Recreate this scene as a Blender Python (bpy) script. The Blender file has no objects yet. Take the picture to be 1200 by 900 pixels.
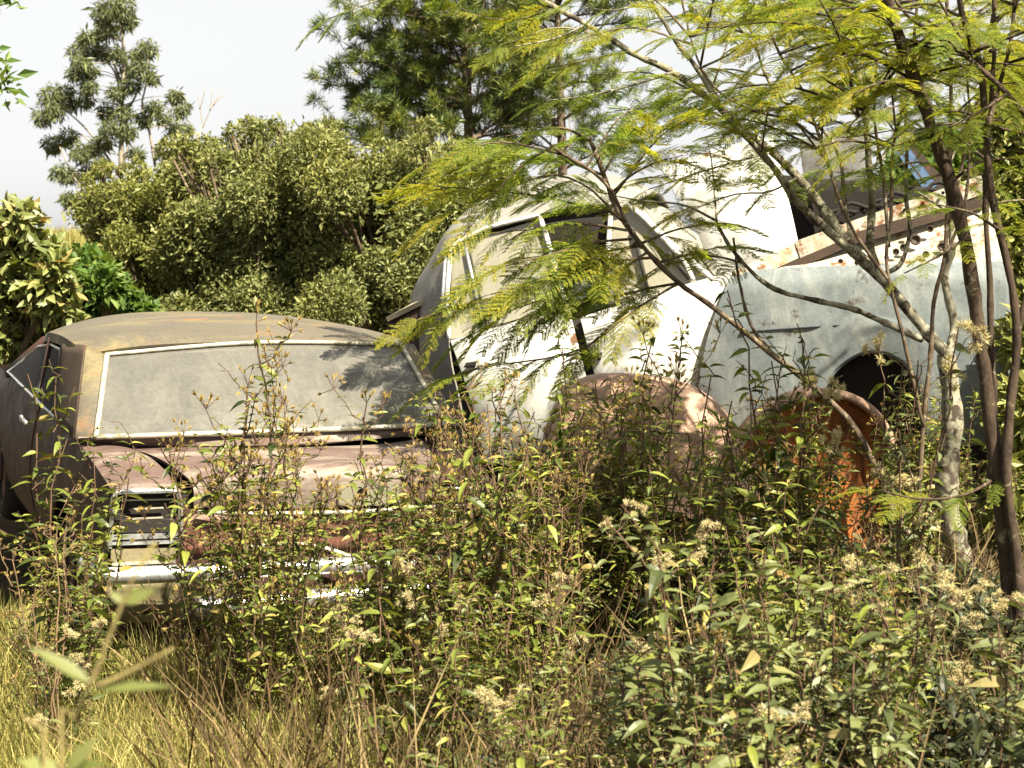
import bpy, math, random
import numpy as np
from mathutils import Vector, Matrix

rnd = random.Random(11)
rng = np.random.default_rng(7)
C = bpy.context.scene.collection
scn = bpy.context.scene

# ------------------------------------------------------------------ camera
F_PX, HOR, CAM_Z = 2000.0, 275.0, 1.9
PITCH = math.atan((450 - HOR) / F_PX)
cam_d = bpy.data.cameras.new('camera')
cam = bpy.data.objects.new('camera', cam_d)
C.objects.link(cam)
cam.location = (0, 0, CAM_Z)
cam.rotation_euler = (math.pi / 2 - PITCH, 0, 0)
cam_d.sensor_width = 36
cam_d.lens = 36 * F_PX / 1200
cam_d.clip_start = 0.05
cam_d.clip_end = 3000
cam_d.dof.use_dof = True
cam_d.dof.focus_distance = 7.6
cam_d.dof.aperture_fstop = 7.5
scn.camera = cam

def ray(px, py):
    x, z = (px - 600) / F_PX, -(py - 450) / F_PX
    c, s = math.cos(PITCH), math.sin(PITCH)
    return np.array([x, c + z * s, -s + z * c])

def at(px, py, Y):
    d = ray(px, py)
    return np.array([0, 0, CAM_Z]) + d * (Y / d[1])

def path_at(pts):
    return np.array([at(*p) for p in pts])

# ------------------------------------------------------------------ objects
def tag(o, label=None, cat=None, group=None, kind=None):
    if label: o['label'] = label
    if cat: o['category'] = cat
    if group: o['group'] = group
    if kind: o['kind'] = kind
    return o

def empty(name, loc=(0, 0, 0), rot=None):
    o = bpy.data.objects.new(name, None)
    o.empty_display_size = 0.2
    C.objects.link(o)
    o.location = loc
    if rot is not None: o.rotation_euler = rot
    return o

def make_obj(name, V, F, mats, parent=None, smooth=True, midx=None, angle=None):
    """V (n,3); F = list of index arrays (each (m,k)) or python list of faces."""
    me = bpy.data.meshes.new(name)
    V = np.asarray(V, dtype=np.float32).reshape(-1, 3)
    if isinstance(F, np.ndarray): F = [F]
    if len(F) and isinstance(F[0], np.ndarray) and F[0].ndim == 2:
        F = [f for f in F if len(f)]
        li = np.concatenate([f.ravel() for f in F]).astype(np.int32)
        tot = np.concatenate([np.full(len(f), f.shape[1]) for f in F]).astype(np.int32)
    else:
        li = np.array([i for f in F for i in f], dtype=np.int32)
        tot = np.array([len(f) for f in F], dtype=np.int32)
    st = np.concatenate([[0], np.cumsum(tot)[:-1]]).astype(np.int32)
    me.vertices.add(len(V)); me.vertices.foreach_set('co', V.ravel())
    me.loops.add(len(li)); me.loops.foreach_set('vertex_index', li)
    me.polygons.add(len(tot)); me.polygons.foreach_set('loop_start', st); me.polygons.foreach_set('loop_total', tot)
    if not isinstance(mats, (list, tuple)): mats = [mats]
    for m in mats: me.materials.append(m)
    if midx is not None: me.polygons.foreach_set('material_index', np.asarray(midx, dtype=np.int32))
    me.polygons.foreach_set('use_smooth', np.full(len(tot), smooth))
    me.update(calc_edges=True)
    me.validate()
    if angle: me.set_sharp_from_angle(angle=math.radians(angle))
    o = bpy.data.objects.new(name, me)
    C.objects.link(o)
    if parent is not None: o.parent = parent
    return o

class MB:
    def __init__(s): s.V = []; s.F = {}; s.n = 0
    def add(s, V, F):
        V = np.asarray(V, float).reshape(-1, 3)
        if isinstance(F, np.ndarray): F = [F]
        for f in F:
            f = np.asarray(f)
            if f.ndim == 1: f = f[None]
            s.F.setdefault(f.shape[1], []).append(f + s.n)
        s.V.append(V); s.n += len(V)
        return s
    def geo(s): return np.concatenate(s.V), [np.concatenate(v) for v in s.F.values()]
    def obj(s, name, mats, parent=None, smooth=True, angle=None):
        V, F = s.geo()
        return make_obj(name, V, F, mats, parent, smooth, angle=angle)

def nrm(a):
    a = np.asarray(a, float)
    return a / np.maximum(np.linalg.norm(a, axis=-1, keepdims=True), 1e-9)

def resample(pts, n, smooth=True):
    P = np.asarray(pts, float)
    if smooth and len(P) > 2:
        Q = np.vstack([2 * P[0] - P[1], P, 2 * P[-1] - P[-2]])
        out = []
        for i in range(len(P) - 1):
            p0, p1, p2, p3 = Q[i:i + 4]
            for t in np.linspace(0, 1, 12, endpoint=False):
                out.append(.5 * (2 * p1 + (p2 - p0) * t + (2 * p0 - 5 * p1 + 4 * p2 - p3) * t * t + (3 * p1 - p0 - 3 * p2 + p3) * t ** 3))
        out.append(P[-1]); P = np.array(out)
    d = np.concatenate([[0], np.cumsum(np.linalg.norm(np.diff(P, axis=0), axis=1))])
    t = np.linspace(0, d[-1], n)
    return np.stack([np.interp(t, d, P[:, k]) for k in range(P.shape[1])], 1)

def tube(pts, r, sides=6, closed=False, cap=True, flat=1.0, up=None):
    P = np.asarray(pts, float); n = len(P)
    r = np.broadcast_to(np.asarray(r, float), (n,))
    if closed: T = np.roll(P, -1, 0) - np.roll(P, 1, 0)
    else: T = np.gradient(P, axis=0)
    T = nrm(T)
    if up is None:
        up = np.array([0, 0, 1.0]) if abs(T[:, 2]).mean() < .8 else np.array([0, 1.0, 0])
    A = nrm(np.cross(T, up)); B = np.cross(A, T)
    an = np.linspace(0, 2 * np.pi, sides, endpoint=False) + math.pi / sides
    V = P[:, None] + r[:, None, None] * (np.cos(an)[None, :, None] * A[:, None] + flat * np.sin(an)[None, :, None] * B[:, None])
    V = V.reshape(-1, 3)
    i = np.arange(n if closed else n - 1)[:, None] * sides; j = np.arange(sides)[None]
    i2 = (np.arange(n if closed else n - 1)[:, None] + 1) % n * sides
    j2 = (j + 1) % sides
    F = np.stack([i + j, i + j2, i2 + j2, i2 + j], -1).reshape(-1, 4)
    out = [F]
    if cap and not closed:
        out += [np.arange(sides)[::-1][None], (np.arange(sides) + (n - 1) * sides)[None]]
    return V, out

def box(c, s, R=None):
    c = np.asarray(c, float); s = np.asarray(s, float) / 2
    V = np.array([[x, y, z] for x in (-1, 1) for y in (-1, 1) for z in (-1, 1)], float) * s
    if R is not None: V = V @ np.asarray(R).T
    F = np.array([[0, 1, 3, 2], [4, 6, 7, 5], [0, 4, 5, 1], [2, 3, 7, 6], [0, 2, 6, 4], [1, 5, 7, 3]])
    return V + c, [F]

def bar(a, b, w, h, up=(0, 0, 1)):
    """rectangular bar from a to b, width w across, height h along up"""
    a = np.asarray(a, float); b = np.asarray(b, float)
    t = nrm(b - a); s = nrm(np.cross(t, up)); u = np.cross(s, t)
    return box((a + b) / 2, (np.linalg.norm(b - a), w, h), np.stack([t, s, u], 1))

def grid_normals(G):
    du = np.gradient(G, axis=1); dv = np.gradient(G, axis=0)
    return nrm(np.cross(du, dv))

def coons(c0, c1, d0, d1, nu=24, nv=12, bulge=0.0, smooth=True):
    """c0 bottom, c1 top (left to right); d0 left, d1 right (bottom to top)"""
    c0, c1 = resample(c0, nu, smooth), resample(c1, nu, smooth)
    d0, d1 = resample(d0, nv, smooth), resample(d1, nv, smooth)
    u = np.linspace(0, 1, nu)[None, :, None]; v = np.linspace(0, 1, nv)[:, None, None]
    S = (1 - v) * c0[None] + v * c1[None] + (1 - u) * d0[:, None] + u * d1[:, None]
    S -= (1 - u) * (1 - v) * c0[0] + u * (1 - v) * c0[-1] + (1 - u) * v * c1[0] + u * v * c1[-1]
    if bulge:
        S = S + grid_normals(S) * bulge * (np.sin(np.pi * u) * np.sin(np.pi * v)) ** .6
    return S

def grid_geo(G, thick=0.0, flip=False):
    nv, nu = G.shape[:2]
    idx = np.arange(nv * nu).reshape(nv, nu)
    F = np.stack([idx[:-1, :-1], idx[:-1, 1:], idx[1:, 1:], idx[1:, :-1]], -1).reshape(-1, 4)
    V = G.reshape(-1, 3)
    if thick:
        W = (G - grid_normals(G) * thick).reshape(-1, 3)
        n = len(V)
        rim = np.concatenate([idx[0], idx[1:, -1], idx[-1, -2::-1], idx[-2:0, 0]])
        r2 = np.roll(rim, -1)
        R = np.stack([rim, rim + n, r2 + n, r2], -1)
        V = np.vstack([V, W]); F = np.vstack([F, F[:, ::-1] + n, R])
    return V, [F]

def panel(name, G, mat, parent, thick=.006, angle=40, extra=None):
    mb = MB(); mb.add(*grid_geo(G, thick))
    if extra:
        for e in extra: mb.add(*e)
    return mb.obj(name, mat, parent, angle=angle)

def lathe(prof, sides=28, axis=0, c=(0, 0, 0)):
    """prof list of (r, a): radius, axial"""
    prof = np.array(prof); n = len(prof)
    an = np.linspace(0, 2 * np.pi, sides, endpoint=False)
    V = np.zeros((n, sides, 3))
    o = [k for k in range(3) if k != axis]
    V[:, :, axis] = prof[:, 1][:, None]
    V[:, :, o[0]] = prof[:, 0][:, None] * np.cos(an); V[:, :, o[1]] = prof[:, 0][:, None] * np.sin(an)
    i = np.arange(n - 1)[:, None] * sides; j = np.arange(sides)[None]; j2 = (j + 1) % sides
    F = np.stack([i + j, i + j2, i + sides + j2, i + sides + j], -1).reshape(-1, 4)
    return V.reshape(-1, 3) + np.asarray(c, float), [F]

# ------------------------------------------------------------------ materials
def new_mat(name):
    m = bpy.data.materials.new(name); m.use_nodes = True
    nt = m.node_tree; nt.nodes.clear()
    return m, nt, nt.nodes, nt.links

def ramp(nt, stops, fac, interp='LINEAR'):
    r = nt.nodes.new('ShaderNodeValToRGB'); r.color_ramp.interpolation = interp
    e = r.color_ramp.elements
    while len(e) > 1: e.remove(e[-1])
    for k, (p, c) in enumerate(stops):
        el = e[0] if k == 0 else e.new(p)
        el.position = p
        el.color = tuple(c) + (1,) if len(c) == 3 else c
    nt.links.new(fac, r.inputs[0])
    return r.outputs[0]

def noise(nt, scale, detail=5, rough=.6, coord='Object', stretch=None, distortion=0):
    tc = nt.nodes.new('ShaderNodeTexCoord'); n = nt.nodes.new('ShaderNodeTexNoise')
    n.inputs['Scale'].default_value = scale; n.inputs['Detail'].default_value = detail
    n.inputs['Roughness'].default_value = rough; n.inputs['Distortion'].default_value = distortion
    if stretch:
        mp = nt.nodes.new('ShaderNodeMapping'); mp.inputs['Scale'].default_value = stretch
        nt.links.new(tc.outputs[coord], mp.inputs[0]); nt.links.new(mp.outputs[0], n.inputs['Vector'])
    else: nt.links.new(tc.outputs[coord], n.inputs['Vector'])
    return n.outputs['Fac']

def mixc(nt, fac, a, b, mode='MIX'):
    m = nt.nodes.new('ShaderNodeMix'); m.data_type = 'RGBA'; m.blend_type = mode
    for s, v in ((m.inputs[0], fac), (m.inputs[6], a), (m.inputs[7], b)):
        if hasattr(v, 'is_linked') or hasattr(v, 'links'): nt.links.new(v, s)
        elif isinstance(v, (int, float)): s.default_value = v
        else: s.default_value = tuple(v) + (1,)
    return m.outputs[2]

def finish(nt, color, rough=.6, metal=0.0, spec=.5, bump=None, bump_s=.2, bump_d=.01, coat=0):
    b = nt.nodes.new('ShaderNodeBsdfPrincipled'); o = nt.nodes.new('ShaderNodeOutputMaterial')
    if hasattr(color, 'links'): nt.links.new(color, b.inputs['Base Color'])
    else: b.inputs['Base Color'].default_value = tuple(color) + (1,)
    if hasattr(rough, 'links'): nt.links.new(rough, b.inputs['Roughness'])
    else: b.inputs['Roughness'].default_value = rough
    b.inputs['Metallic'].default_value = metal
    b.inputs['Specular IOR Level'].default_value = spec
    if bump is not None:
        n = nt.nodes.new('ShaderNodeBump'); n.inputs['Strength'].default_value = bump_s; n.inputs['Distance'].default_value = bump_d
        nt.links.new(bump, n.inputs['Height']); nt.links.new(n.outputs[0], b.inputs['Normal'])
    nt.links.new(b.outputs[0], o.inputs[0])

def paint(name, base, dust=None, rust=None, dust_cut=(.45, .65), rust_cut=(.62, .7), scale=3, rough=.55, metal=0, spec=.4, stretch=None, fine=.25):
    """worn paint: base tones by noise, a dust tone, rust patches, fine speckle"""
    m, nt, N, L = new_mat(name)
    n1 = noise(nt, scale, 6, .62, stretch=stretch, distortion=.4)
    col = ramp(nt, [(.3, base[0]), (.7, base[1])], n1)
    if dust:
        f = ramp(nt, [(dust_cut[0], (0, 0, 0)), (dust_cut[1], (1, 1, 1))], noise(nt, scale * .8, 8, .68, stretch=stretch, distortion=1.2))
        col = mixc(nt, f, col, dust)
    if rust:
        f = ramp(nt, [(rust_cut[0], (0, 0, 0)), (rust_cut[1], (1, 1, 1))], noise(nt, scale * 1.7, 9, .7))
        rc = ramp(nt, [(.3, tuple(c * .45 for c in rust)), (.7, rust)], noise(nt, 30, 5, .7))
        col = mixc(nt, f, col, rc)
    sp = ramp(nt, [(.35, (1 - fine,) * 3), (.6, (1, 1, 1))], noise(nt, 55, 6, .75))
    col = mixc(nt, 1.0, col, sp, 'MULTIPLY')
    rr = ramp(nt, [(.3, (max(rough - .15, .05),) * 3), (.7, (min(rough + .2, 1),) * 3)], noise(nt, 8, 5, .7))
    finish(nt, col, rr, metal, spec, noise(nt, 40, 5, .7), .12, .004)
    return m

def leaf_mat(name, stops, trans=.35, rough=.5, spec=.3, patch=None, patch_scale=.8, tint=(1.25, 1.2, .55)):
    m, nt, N, L = new_mat(name)
    g = N.new('ShaderNodeNewGeometry')
    col = ramp(nt, stops, g.outputs['Random Per Island'])
    if patch:
        f = ramp(nt, [(.45, (0, 0, 0)), (.6, (1, 1, 1))], noise(nt, patch_scale, 3, .5))
        col = mixc(nt, f, col, patch, 'MULTIPLY')
    b = N.new('ShaderNodeBsdfPrincipled'); b.inputs['Roughness'].default_value = rough
    b.inputs['Specular IOR Level'].default_value = spec
    L.new(col, b.inputs['Base Color'])
    t = N.new('ShaderNodeBsdfTranslucent')
    L.new(mixc(nt, 1.0, col, tint, 'MULTIPLY'), t.inputs[0])
    mx = N.new('ShaderNodeMixShader'); mx.inputs[0].default_value = trans
    L.new(b.outputs[0], mx.inputs[1]); L.new(t.outputs[0], mx.inputs[2])
    o = N.new('ShaderNodeOutputMaterial'); L.new(mx.outputs[0], o.inputs[0])
    return m

def bark(name, a, b, scale=25, stretch=(1, 1, .3), spots=None, cut=(.5, .56)):
    m, nt, N, L = new_mat(name)
    col = ramp(nt, [(.35, a), (.65, b)], noise(nt, scale, 6, .65, stretch=stretch))
    if spots:
        f = ramp(nt, [(cut[0], (0, 0, 0)), (cut[1], (1, 1, 1))], noise(nt, 14, 6, .65, distortion=.8))
        col = mixc(nt, f, col, spots)
    finish(nt, col, .85, 0, .2, noise(nt, scale * 2, 6, .7, stretch=stretch), .5, .01)
    return m

def plain(name, c, rough=.6, metal=0, spec=.5, var=.25, scale=12):
    m, nt, N, L = new_mat(name)
    col = ramp(nt, [(.3, tuple(x * (1 - var) for x in c)), (.7, c)], noise(nt, scale, 5, .65))
    finish(nt, col, rough, metal, spec)
    return m

MAT = {}
MAT['maroon'] = paint('shade_darkened_maroon_paint', [(.034, .015, .012), (.060, .028, .022)], dust=(.10, .062, .05), dust_cut=(.52, .75), rust=(.16, .065, .03), rust_cut=(.66, .74), scale=3.2)  # flank shade is put into this darker maroon tone
MAT['maroon_deck'] = paint('dusty_maroon_paint', [(.080, .050, .042), (.125, .085, .074)], dust=(.22, .185, .157), dust_cut=(.50, .62), scale=2.6, rough=.6, stretch=(.6, 2, 2))
MAT['maroon_rear'] = paint('rusty_maroon_paint', [(.085, .030, .02), (.14, .055, .038)], dust=(.17, .095, .07), rust=(.20, .07, .028), rust_cut=(.56, .66), scale=5)
MAT['roof'] = paint('weathered_roof_paint', [(.080, .070, .053), (.112, .098, .074)], dust=(.185, .150, .065), dust_cut=(.50, .70), rust=(.30, .14, .06), rust_cut=(.57, .70), scale=1.7, rough=.6, stretch=(.8, 1.6, 1.6))
MAT['dust_glass'] = paint('dusty_rear_glass', [(.082, .080, .072), (.100, .097, .087)], dust=(.125, .120, .105), dust_cut=(.42, .72), scale=3.0, rough=.30, spec=.6, fine=.22, stretch=(1.6, .7, .7))
MAT['tan_glass'] = paint('dusty_tan_glass', [(.22, .21, .165), (.30, .285, .225)], dust=(.35, .335, .275), dust_cut=(.45, .7), scale=2.0, rough=.32, spec=.6, fine=.12, stretch=(1, 1, .4))
MAT['dark_glass'] = plain('dark_glass', (.012, .011, .010), .6, 0, .1, .3)  # near-black tone carries the shade on side panes and in the cabin
MAT['chrome'] = paint('tarnished_chrome', [(.62, .64, .66), (.78, .80, .83)], rust=(.30, .20, .12), rust_cut=(.68, .76), scale=6, rough=.33, metal=.85, fine=.3)
MAT['trim'] = paint('dull_metal_trim', [(.42, .40, .32), (.58, .56, .48)], dust=(.25, .22, .13), scale=9, rough=.45, metal=.35)
MAT['rubber'] = plain('perished_rubber', (.02, .018, .016), .85)
MAT['dark'] = plain('interior_shade', (.012, .009, .008), .95)  # near-black stands in for shade in recesses, gaps and wheel wells
MAT['tan'] = paint('tan_primer', [(.15, .13, .075), (.21, .18, .105)], rust=(.28, .14, .06), rust_cut=(.6, .7), scale=5)
MAT['white'] = paint('chalky_white_paint', [(.52, .52, .505), (.62, .625, .61)], dust=(.26, .25, .21), dust_cut=(.50, .66), rust=(.17, .075, .03), rust_cut=(.60, .66), scale=2.2, rough=.5, fine=.10)
MAT['white_rust'] = paint('rust_stained_white_paint', [(.40, .375, .32), (.50, .485, .44)], dust=(.36, .28, .17), rust=(.24, .095, .03), rust_cut=(.53, .62), scale=7)
MAT['grey'] = paint('grey_oxidised_paint', [(.15, .146, .135), (.22, .215, .20)], dust=(.29, .27, .225), rust=(.18, .12, .08), rust_cut=(.62, .72), scale=3)
MAT['bluegrey'] = paint('faded_blue_paint', [(.105, .125, .135), (.160, .183, .193)], dust=(.235, .25, .24), dust_cut=(.48, .72), rust=(.07, .055, .045), rust_cut=(.60, .68), scale=3.4, rough=.42, stretch=(1.6, 1, .5))
MAT['slate'] = paint('slate_blue_paint', [(.045, .055, .065), (.085, .10, .115)], rust=(.06, .045, .035), scale=4, rough=.4)
MAT['strong_blue'] = paint('weathered_blue_paint', [(.06, .12, .24), (.12, .20, .33)], rust=(.10, .06, .04), scale=5)
MAT['brown_dark'] = paint('dark_brown_rust_and_shade', [(.035, .022, .016), (.07, .045, .032)], rust=(.14, .06, .03), scale=5, rough=.8)
MAT['lid'] = paint('mossy_cream_paint', [(.26, .24, .16), (.34, .31, .22)], rust=(.16, .10, .06), scale=4)
MAT['pink'] = paint('pinkish_brown_primer', [(.30, .185, .135), (.38, .25, .19)], dust=(.43, .31, .24), dust_cut=(.5, .75), rust=(.26, .12, .07), rust_cut=(.66, .78), scale=2.2, rough=.7, spec=.25)
MAT['orange'] = paint('orange_rust', [(.22, .068, .020), (.38, .135, .038)], dust=(.09, .04, .022), dust_cut=(.48, .66), scale=5, rough=.9, spec=.1, stretch=(2, 2, .5))
MAT['tyre'] = plain('tyre_rubber', (.025, .023, .02), .9)
MAT['wheel'] = plain('rusty_rim', (.16, .09, .055), .7, .2)

MAT['pale_bark'] = bark('pale_lichen_bark', (.13, .115, .08), (.30, .285, .22), 16, (1, 1, .6), spots=(.05, .04, .03), cut=(.49, .58))
MAT['brown_bark'] = bark('brown_branch_bark', (.05, .034, .023), (.135, .10, .068), 22, (1, 1, .5), spots=(.24, .22, .155), cut=(.56, .66))
MAT['dark_bark'] = bark('dark_stem_bark', (.022, .015, .011), (.075, .052, .036), 22, (1, 1, .5), spots=(.17, .15, .10), cut=(.58, .66))
MAT['twig'] = bark('green_brown_twig', (.14, .11, .045), (.24, .20, .08), 20)
MAT['grey_bark'] = bark('grey_trunk_bark', (.20, .17, .13), (.34, .30, .24), 10)
MAT['stem'] = bark('weed_stem', (.065, .036, .026), (.14, .09, .055), 30)
MAT['dry_stem'] = bark('dry_stalk', (.085, .052, .032), (.20, .14, .08), 30)

MAT['weed'] = leaf_mat('weed_leaf', [(0, (.022, .034, .007)), (.35, (.078, .104, .016)), (.7, (.165, .19, .032)), (.94, (.28, .29, .070)), (1, (.22, .15, .05))], .30, .45, .35)
MAT['weed_pale'] = leaf_mat('pale_weed_leaf', [(0, (.045, .058, .018)), (.4, (.092, .112, .036)), (.8, (.165, .185, .070)), (1, (.22, .18, .07))], .30, .45, .4)
MAT['fluff'] = leaf_mat('flower_fluff', [(0, (.36, .29, .14)), (.5, (.52, .46, .26)), (1, (.66, .61, .40))], .35, .8, .1, tint=(1.1, 1.05, .8))
MAT['bud'] = leaf_mat('flower_bud', [(0, (.16, .11, .035)), (.5, (.30, .22, .07)), (.8, (.42, .33, .12)), (1, (.20, .12, .05))], .2, .7, .2)
MAT['tanfluff'] = leaf_mat('dry_flower', [(0, (.20, .13, .045)), (.5, (.36, .25, .10)), (1, (.48, .37, .17))], .25, .8, .1)
MAT['frond'] = leaf_mat('feathery_leaflet', [(0, (.085, .145, .026)), (.4, (.145, .21, .036)), (.8, (.24, .285, .050)), (1, (.37, .34, .06))], .64, .5, .25, patch=(1.5, 1.15, .8), patch_scale=1.3, tint=(1.15, 1.2, .65))
MAT['frond_dark'] = leaf_mat('green_leaflet', [(0, (.04, .085, .018)), (.5, (.075, .13, .028)), (1, (.13, .19, .04))], .35, .5, .25, tint=(1.2, 1.25, .5))
MAT['bush'] = leaf_mat('olive_bush_leaf', [(0, (.055, .068, .020)), (.3, (.118, .136, .040)), (.7, (.20, .218, .082)), (1, (.28, .29, .12))], .30, .5, .3, patch=(1.15, 1.08, .9), patch_scale=.7)
MAT['bush_yellow'] = leaf_mat('yellowish_bush_leaf', [(0, (.085, .10, .022)), (.5, (.17, .185, .045)), (1, (.28, .28, .09))], .3, .45, .35)
MAT['big_leaf'] = leaf_mat('broad_leaf', [(0, (.075, .10, .025)), (.5, (.16, .185, .055)), (.85, (.25, .27, .10)), (1, (.32, .21, .08))], .28, .45, .4)
MAT['bright'] = leaf_mat('bright_green_leaf', [(0, (.05, .10, .018)), (.5, (.09, .155, .03)), (1, (.16, .22, .055))], .4, .5, .3)
MAT['pine'] = leaf_mat('pine_needle', [(0, (.028, .052, .016)), (.5, (.068, .108, .028)), (.9, (.14, .175, .045)), (1, (.20, .19, .06))], .28, .45, .4, patch=(1.6, 1.4, .9), patch_scale=1.2)
MAT['euca'] = leaf_mat('eucalypt_leaf', [(0, (.07, .09, .036)), (.5, (.12, .145, .06)), (1, (.19, .21, .095))], .35, .45, .4)
MAT['sprig'] = leaf_mat('sprig_leaf', [(0, (.09, .11, .025)), (1, (.20, .215, .075))], .4, .5, .3)
MAT['shade_leaf'] = leaf_mat('shade_dark_leaf', [(0, (.014, .018, .008)), (.6, (.035, .045, .016)), (.9, (.07, .08, .03)), (1, (.13, .10, .04))], .2, .5, .3)  # colour kept very dark to carry the shade under the weeds
MAT['grass'] = leaf_mat('dry_grass_blade', [(0, (.085, .095, .022)), (.35, (.20, .185, .052)), (.75, (.37, .325, .11)), (1, (.52, .455, .19))], .3, .6, .2)
MAT['grass_green'] = leaf_mat('green_grass_blade', [(0, (.05, .065, .016)), (.6, (.105, .12, .03)), (1, (.20, .20, .06))], .3, .55, .25)
MAT['litter'] = leaf_mat('dry_undergrowth', [(0, (.035, .022, .012)), (.4, (.075, .05, .025)), (.8, (.15, .105, .05)), (1, (.26, .20, .10))], .15, .7, .15)

# ------------------------------------------------------------------ leaf geometry
def T_rhomb(w=.4, fold=.12, droop=.0):
    V = np.array([[0, 0, 0], [.42, w / 2, fold * w], [1, 0, -droop], [.42, -w / 2, fold * w], [.42, 0, -droop * .15]], float)
    F = [np.array([[0, 4, 1], [1, 4, 2], [0, 3, 4], [3, 2, 4]])]
    return V, F
def T_quad(w=.4):
    return np.array([[0, 0, 0], [.45, w / 2, .04], [1, 0, 0], [.45, -w / 2, .04]], float), [np.array([[0, 3, 2, 1]])]
def T_lance(w=.3, fold=.25, droop=.35):
    xs = [0, .18, .42, .68, 1]; ws = [.06, .75, 1, .7, 0]
    V = []
    for x, k in zip(xs, ws):
        z = -droop * x * x; h = w / 2 * k
        V += [[x, -h, z + fold * h], [x, 0, z], [x, h, z + fold * h]]
    F = []
    for i in range(4):
        a = i * 3; b = a + 3
        F += [[a, b, b + 1, a + 1], [a + 1, b + 1, b + 2, a + 2]]
    return np.array(V, float), [np.array(F)]
def T_blade(w=.03):
    V = np.array([[0, -w / 2, 0], [0, w / 2, 0], [.55, -w / 2.6, .04], [.55, w / 2.6, .04], [1, 0, -.08]], float)
    return V, [np.array([[0, 2, 3, 1]]), np.array([[2, 4, 3]])]

def inst(T, P, D, N, S, W=None):
    """place template T at points P with x axis D, normal near N, size S"""
    V, F = T
    P = np.asarray(P, float); n = len(P); m = len(V)
    if n == 0: return np.zeros((0, 3)), []
    X = nrm(D); Z = nrm(N - (N * X).sum(1, keepdims=True) * X); Y = np.cross(Z, X)
    S = np.broadcast_to(np.asarray(S, float), (n,))[:, None, None]
    out = P[:, None] + S * (V[None, :, 0:1] * X[:, None] + V[None, :, 1:2] * Y[:, None] + V[None, :, 2:3] * Z[:, None])
    off = (np.arange(n) * m)
    return out.reshape(-1, 3), [(f[None] + off[:, None, None]).reshape(-1, f.shape[1]) for f in F]

def rdir(n, up=0.0):
    d = rng.normal(size=(n, 3)); d[:, 2] += up
    return nrm(d)

# ------------------------------------------------------------------ sky, sun
SUN_EL, SUN_AZ = math.radians(53), math.radians(38)      # azimuth: to the right of straight behind the camera
sd = np.array([math.sin(SUN_AZ) * math.cos(SUN_EL), -math.cos(SUN_AZ) * math.cos(SUN_EL), math.sin(SUN_EL)])
wd = bpy.data.worlds.new('World'); scn.world = wd; wd.use_nodes = True
nt = wd.node_tree; nt.nodes.clear()
sky = nt.nodes.new('ShaderNodeTexSky'); sky.sky_type = 'NISHITA'; sky.sun_disc = False
sky.sun_elevation = SUN_EL; sky.sun_rotation = math.atan2(sd[0], sd[1])
sky.air_density = 1.0; sky.dust_density = 1.0; sky.ozone_density = 1.0
hs = nt.nodes.new('ShaderNodeHueSaturation'); hs.inputs['Saturation'].default_value = .10
bg = nt.nodes.new('ShaderNodeBackground'); bg.inputs[1].default_value = .108
wo = nt.nodes.new('ShaderNodeOutputWorld')
gm = nt.nodes.new('ShaderNodeGamma'); gm.inputs[1].default_value = .45   # hazy day: an evener dome
nt.links.new(sky.outputs[0], hs.inputs['Color']); nt.links.new(hs.outputs[0], gm.inputs[0]); nt.links.new(gm.outputs[0], bg.inputs[0]); nt.links.new(bg.outputs[0], wo.inputs[0])
sl = bpy.data.lights.new('sun', 'SUN'); sl.energy = 5.0; sl.angle = math.radians(.5); sl.color = (1, .90, .69)
so = bpy.data.objects.new('sun', sl); C.objects.link(so)
so.rotation_euler = Vector(sd).to_track_quat('Z', 'Y').to_euler(); so.location = (8, -10, 14)
scn.view_settings.view_transform = 'Standard'; scn.view_settings.look = 'None'
scn.view_settings.exposure = 1.98; scn.view_settings.gamma = 1.0
scn.view_settings.use_curve_mapping = False
scn.cycles.max_bounces = 6; scn.cycles.transparent_max_bounces = 4; scn.cycles.diffuse_bounces = 3
scn.cycles.use_denoising = True; scn.cycles.sample_clamp_indirect = 6

# ------------------------------------------------------------------ ground
def gz(x, y):
    """ground height: flat by the cars, a low rise beyond"""
    x = np.asarray(x, float); y = np.asarray(y, float)
    return .05 * np.sin(x * 1.3 + y * .7) * np.sin(y * .9) + np.clip((y - 22) / 60, 0, 1.0) * 1.75 * (1 - np.clip((y - 90) / 400, 0, 1) * .4)
xs = np.concatenate([-np.geomspace(1500, 14, 16), np.linspace(-12, 12, 49), np.geomspace(14, 1500, 16)])
ys = np.concatenate([[-1200, -300, -80, -30], np.linspace(-12, 24, 60), np.geomspace(25, 2000, 40)])
GX, GY = np.meshgrid(xs, ys)
G = np.stack([GX, GY, gz(GX, GY)], -1)
m, nt, N, L = new_mat('dry_soil_and_straw')
c1 = ramp(nt, [(.35, (.025, .018, .009)), (.6, (.06, .043, .02)), (.78, (.15, .115, .05))], noise(nt, 1.7, 8, .7))
finish(nt, c1, .95, 0, .1, noise(nt, 14, 6, .7), .8, .05)
tag(make_obj('ground', *grid_geo(G), m), kind='structure')

# ------------------------------------------------------------------ vehicle frames
def rotm(yaw, pitch, roll, nose_axis):
    y, p, r = [math.radians(a) for a in (yaw, pitch, roll)]
    c, s = math.cos, math.sin
    Rz = np.array([[c(y), -s(y), 0], [s(y), c(y), 0], [0, 0, 1]])
    if nose_axis == 'y':
        Rp = np.array([[1, 0, 0], [0, c(p), -s(p)], [0, s(p), c(p)]]); Rr = np.array([[c(r), 0, s(r)], [0, 1, 0], [-s(r), 0, c(r)]])
    else:
        Rp = np.array([[c(p), 0, -s(p)], [0, 1, 0], [s(p), 0, c(p)]]); Rr = np.array([[1, 0, 0], [0, c(r), -s(r)], [0, s(r), c(r)]])
    return Rz @ Rp @ Rr

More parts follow.
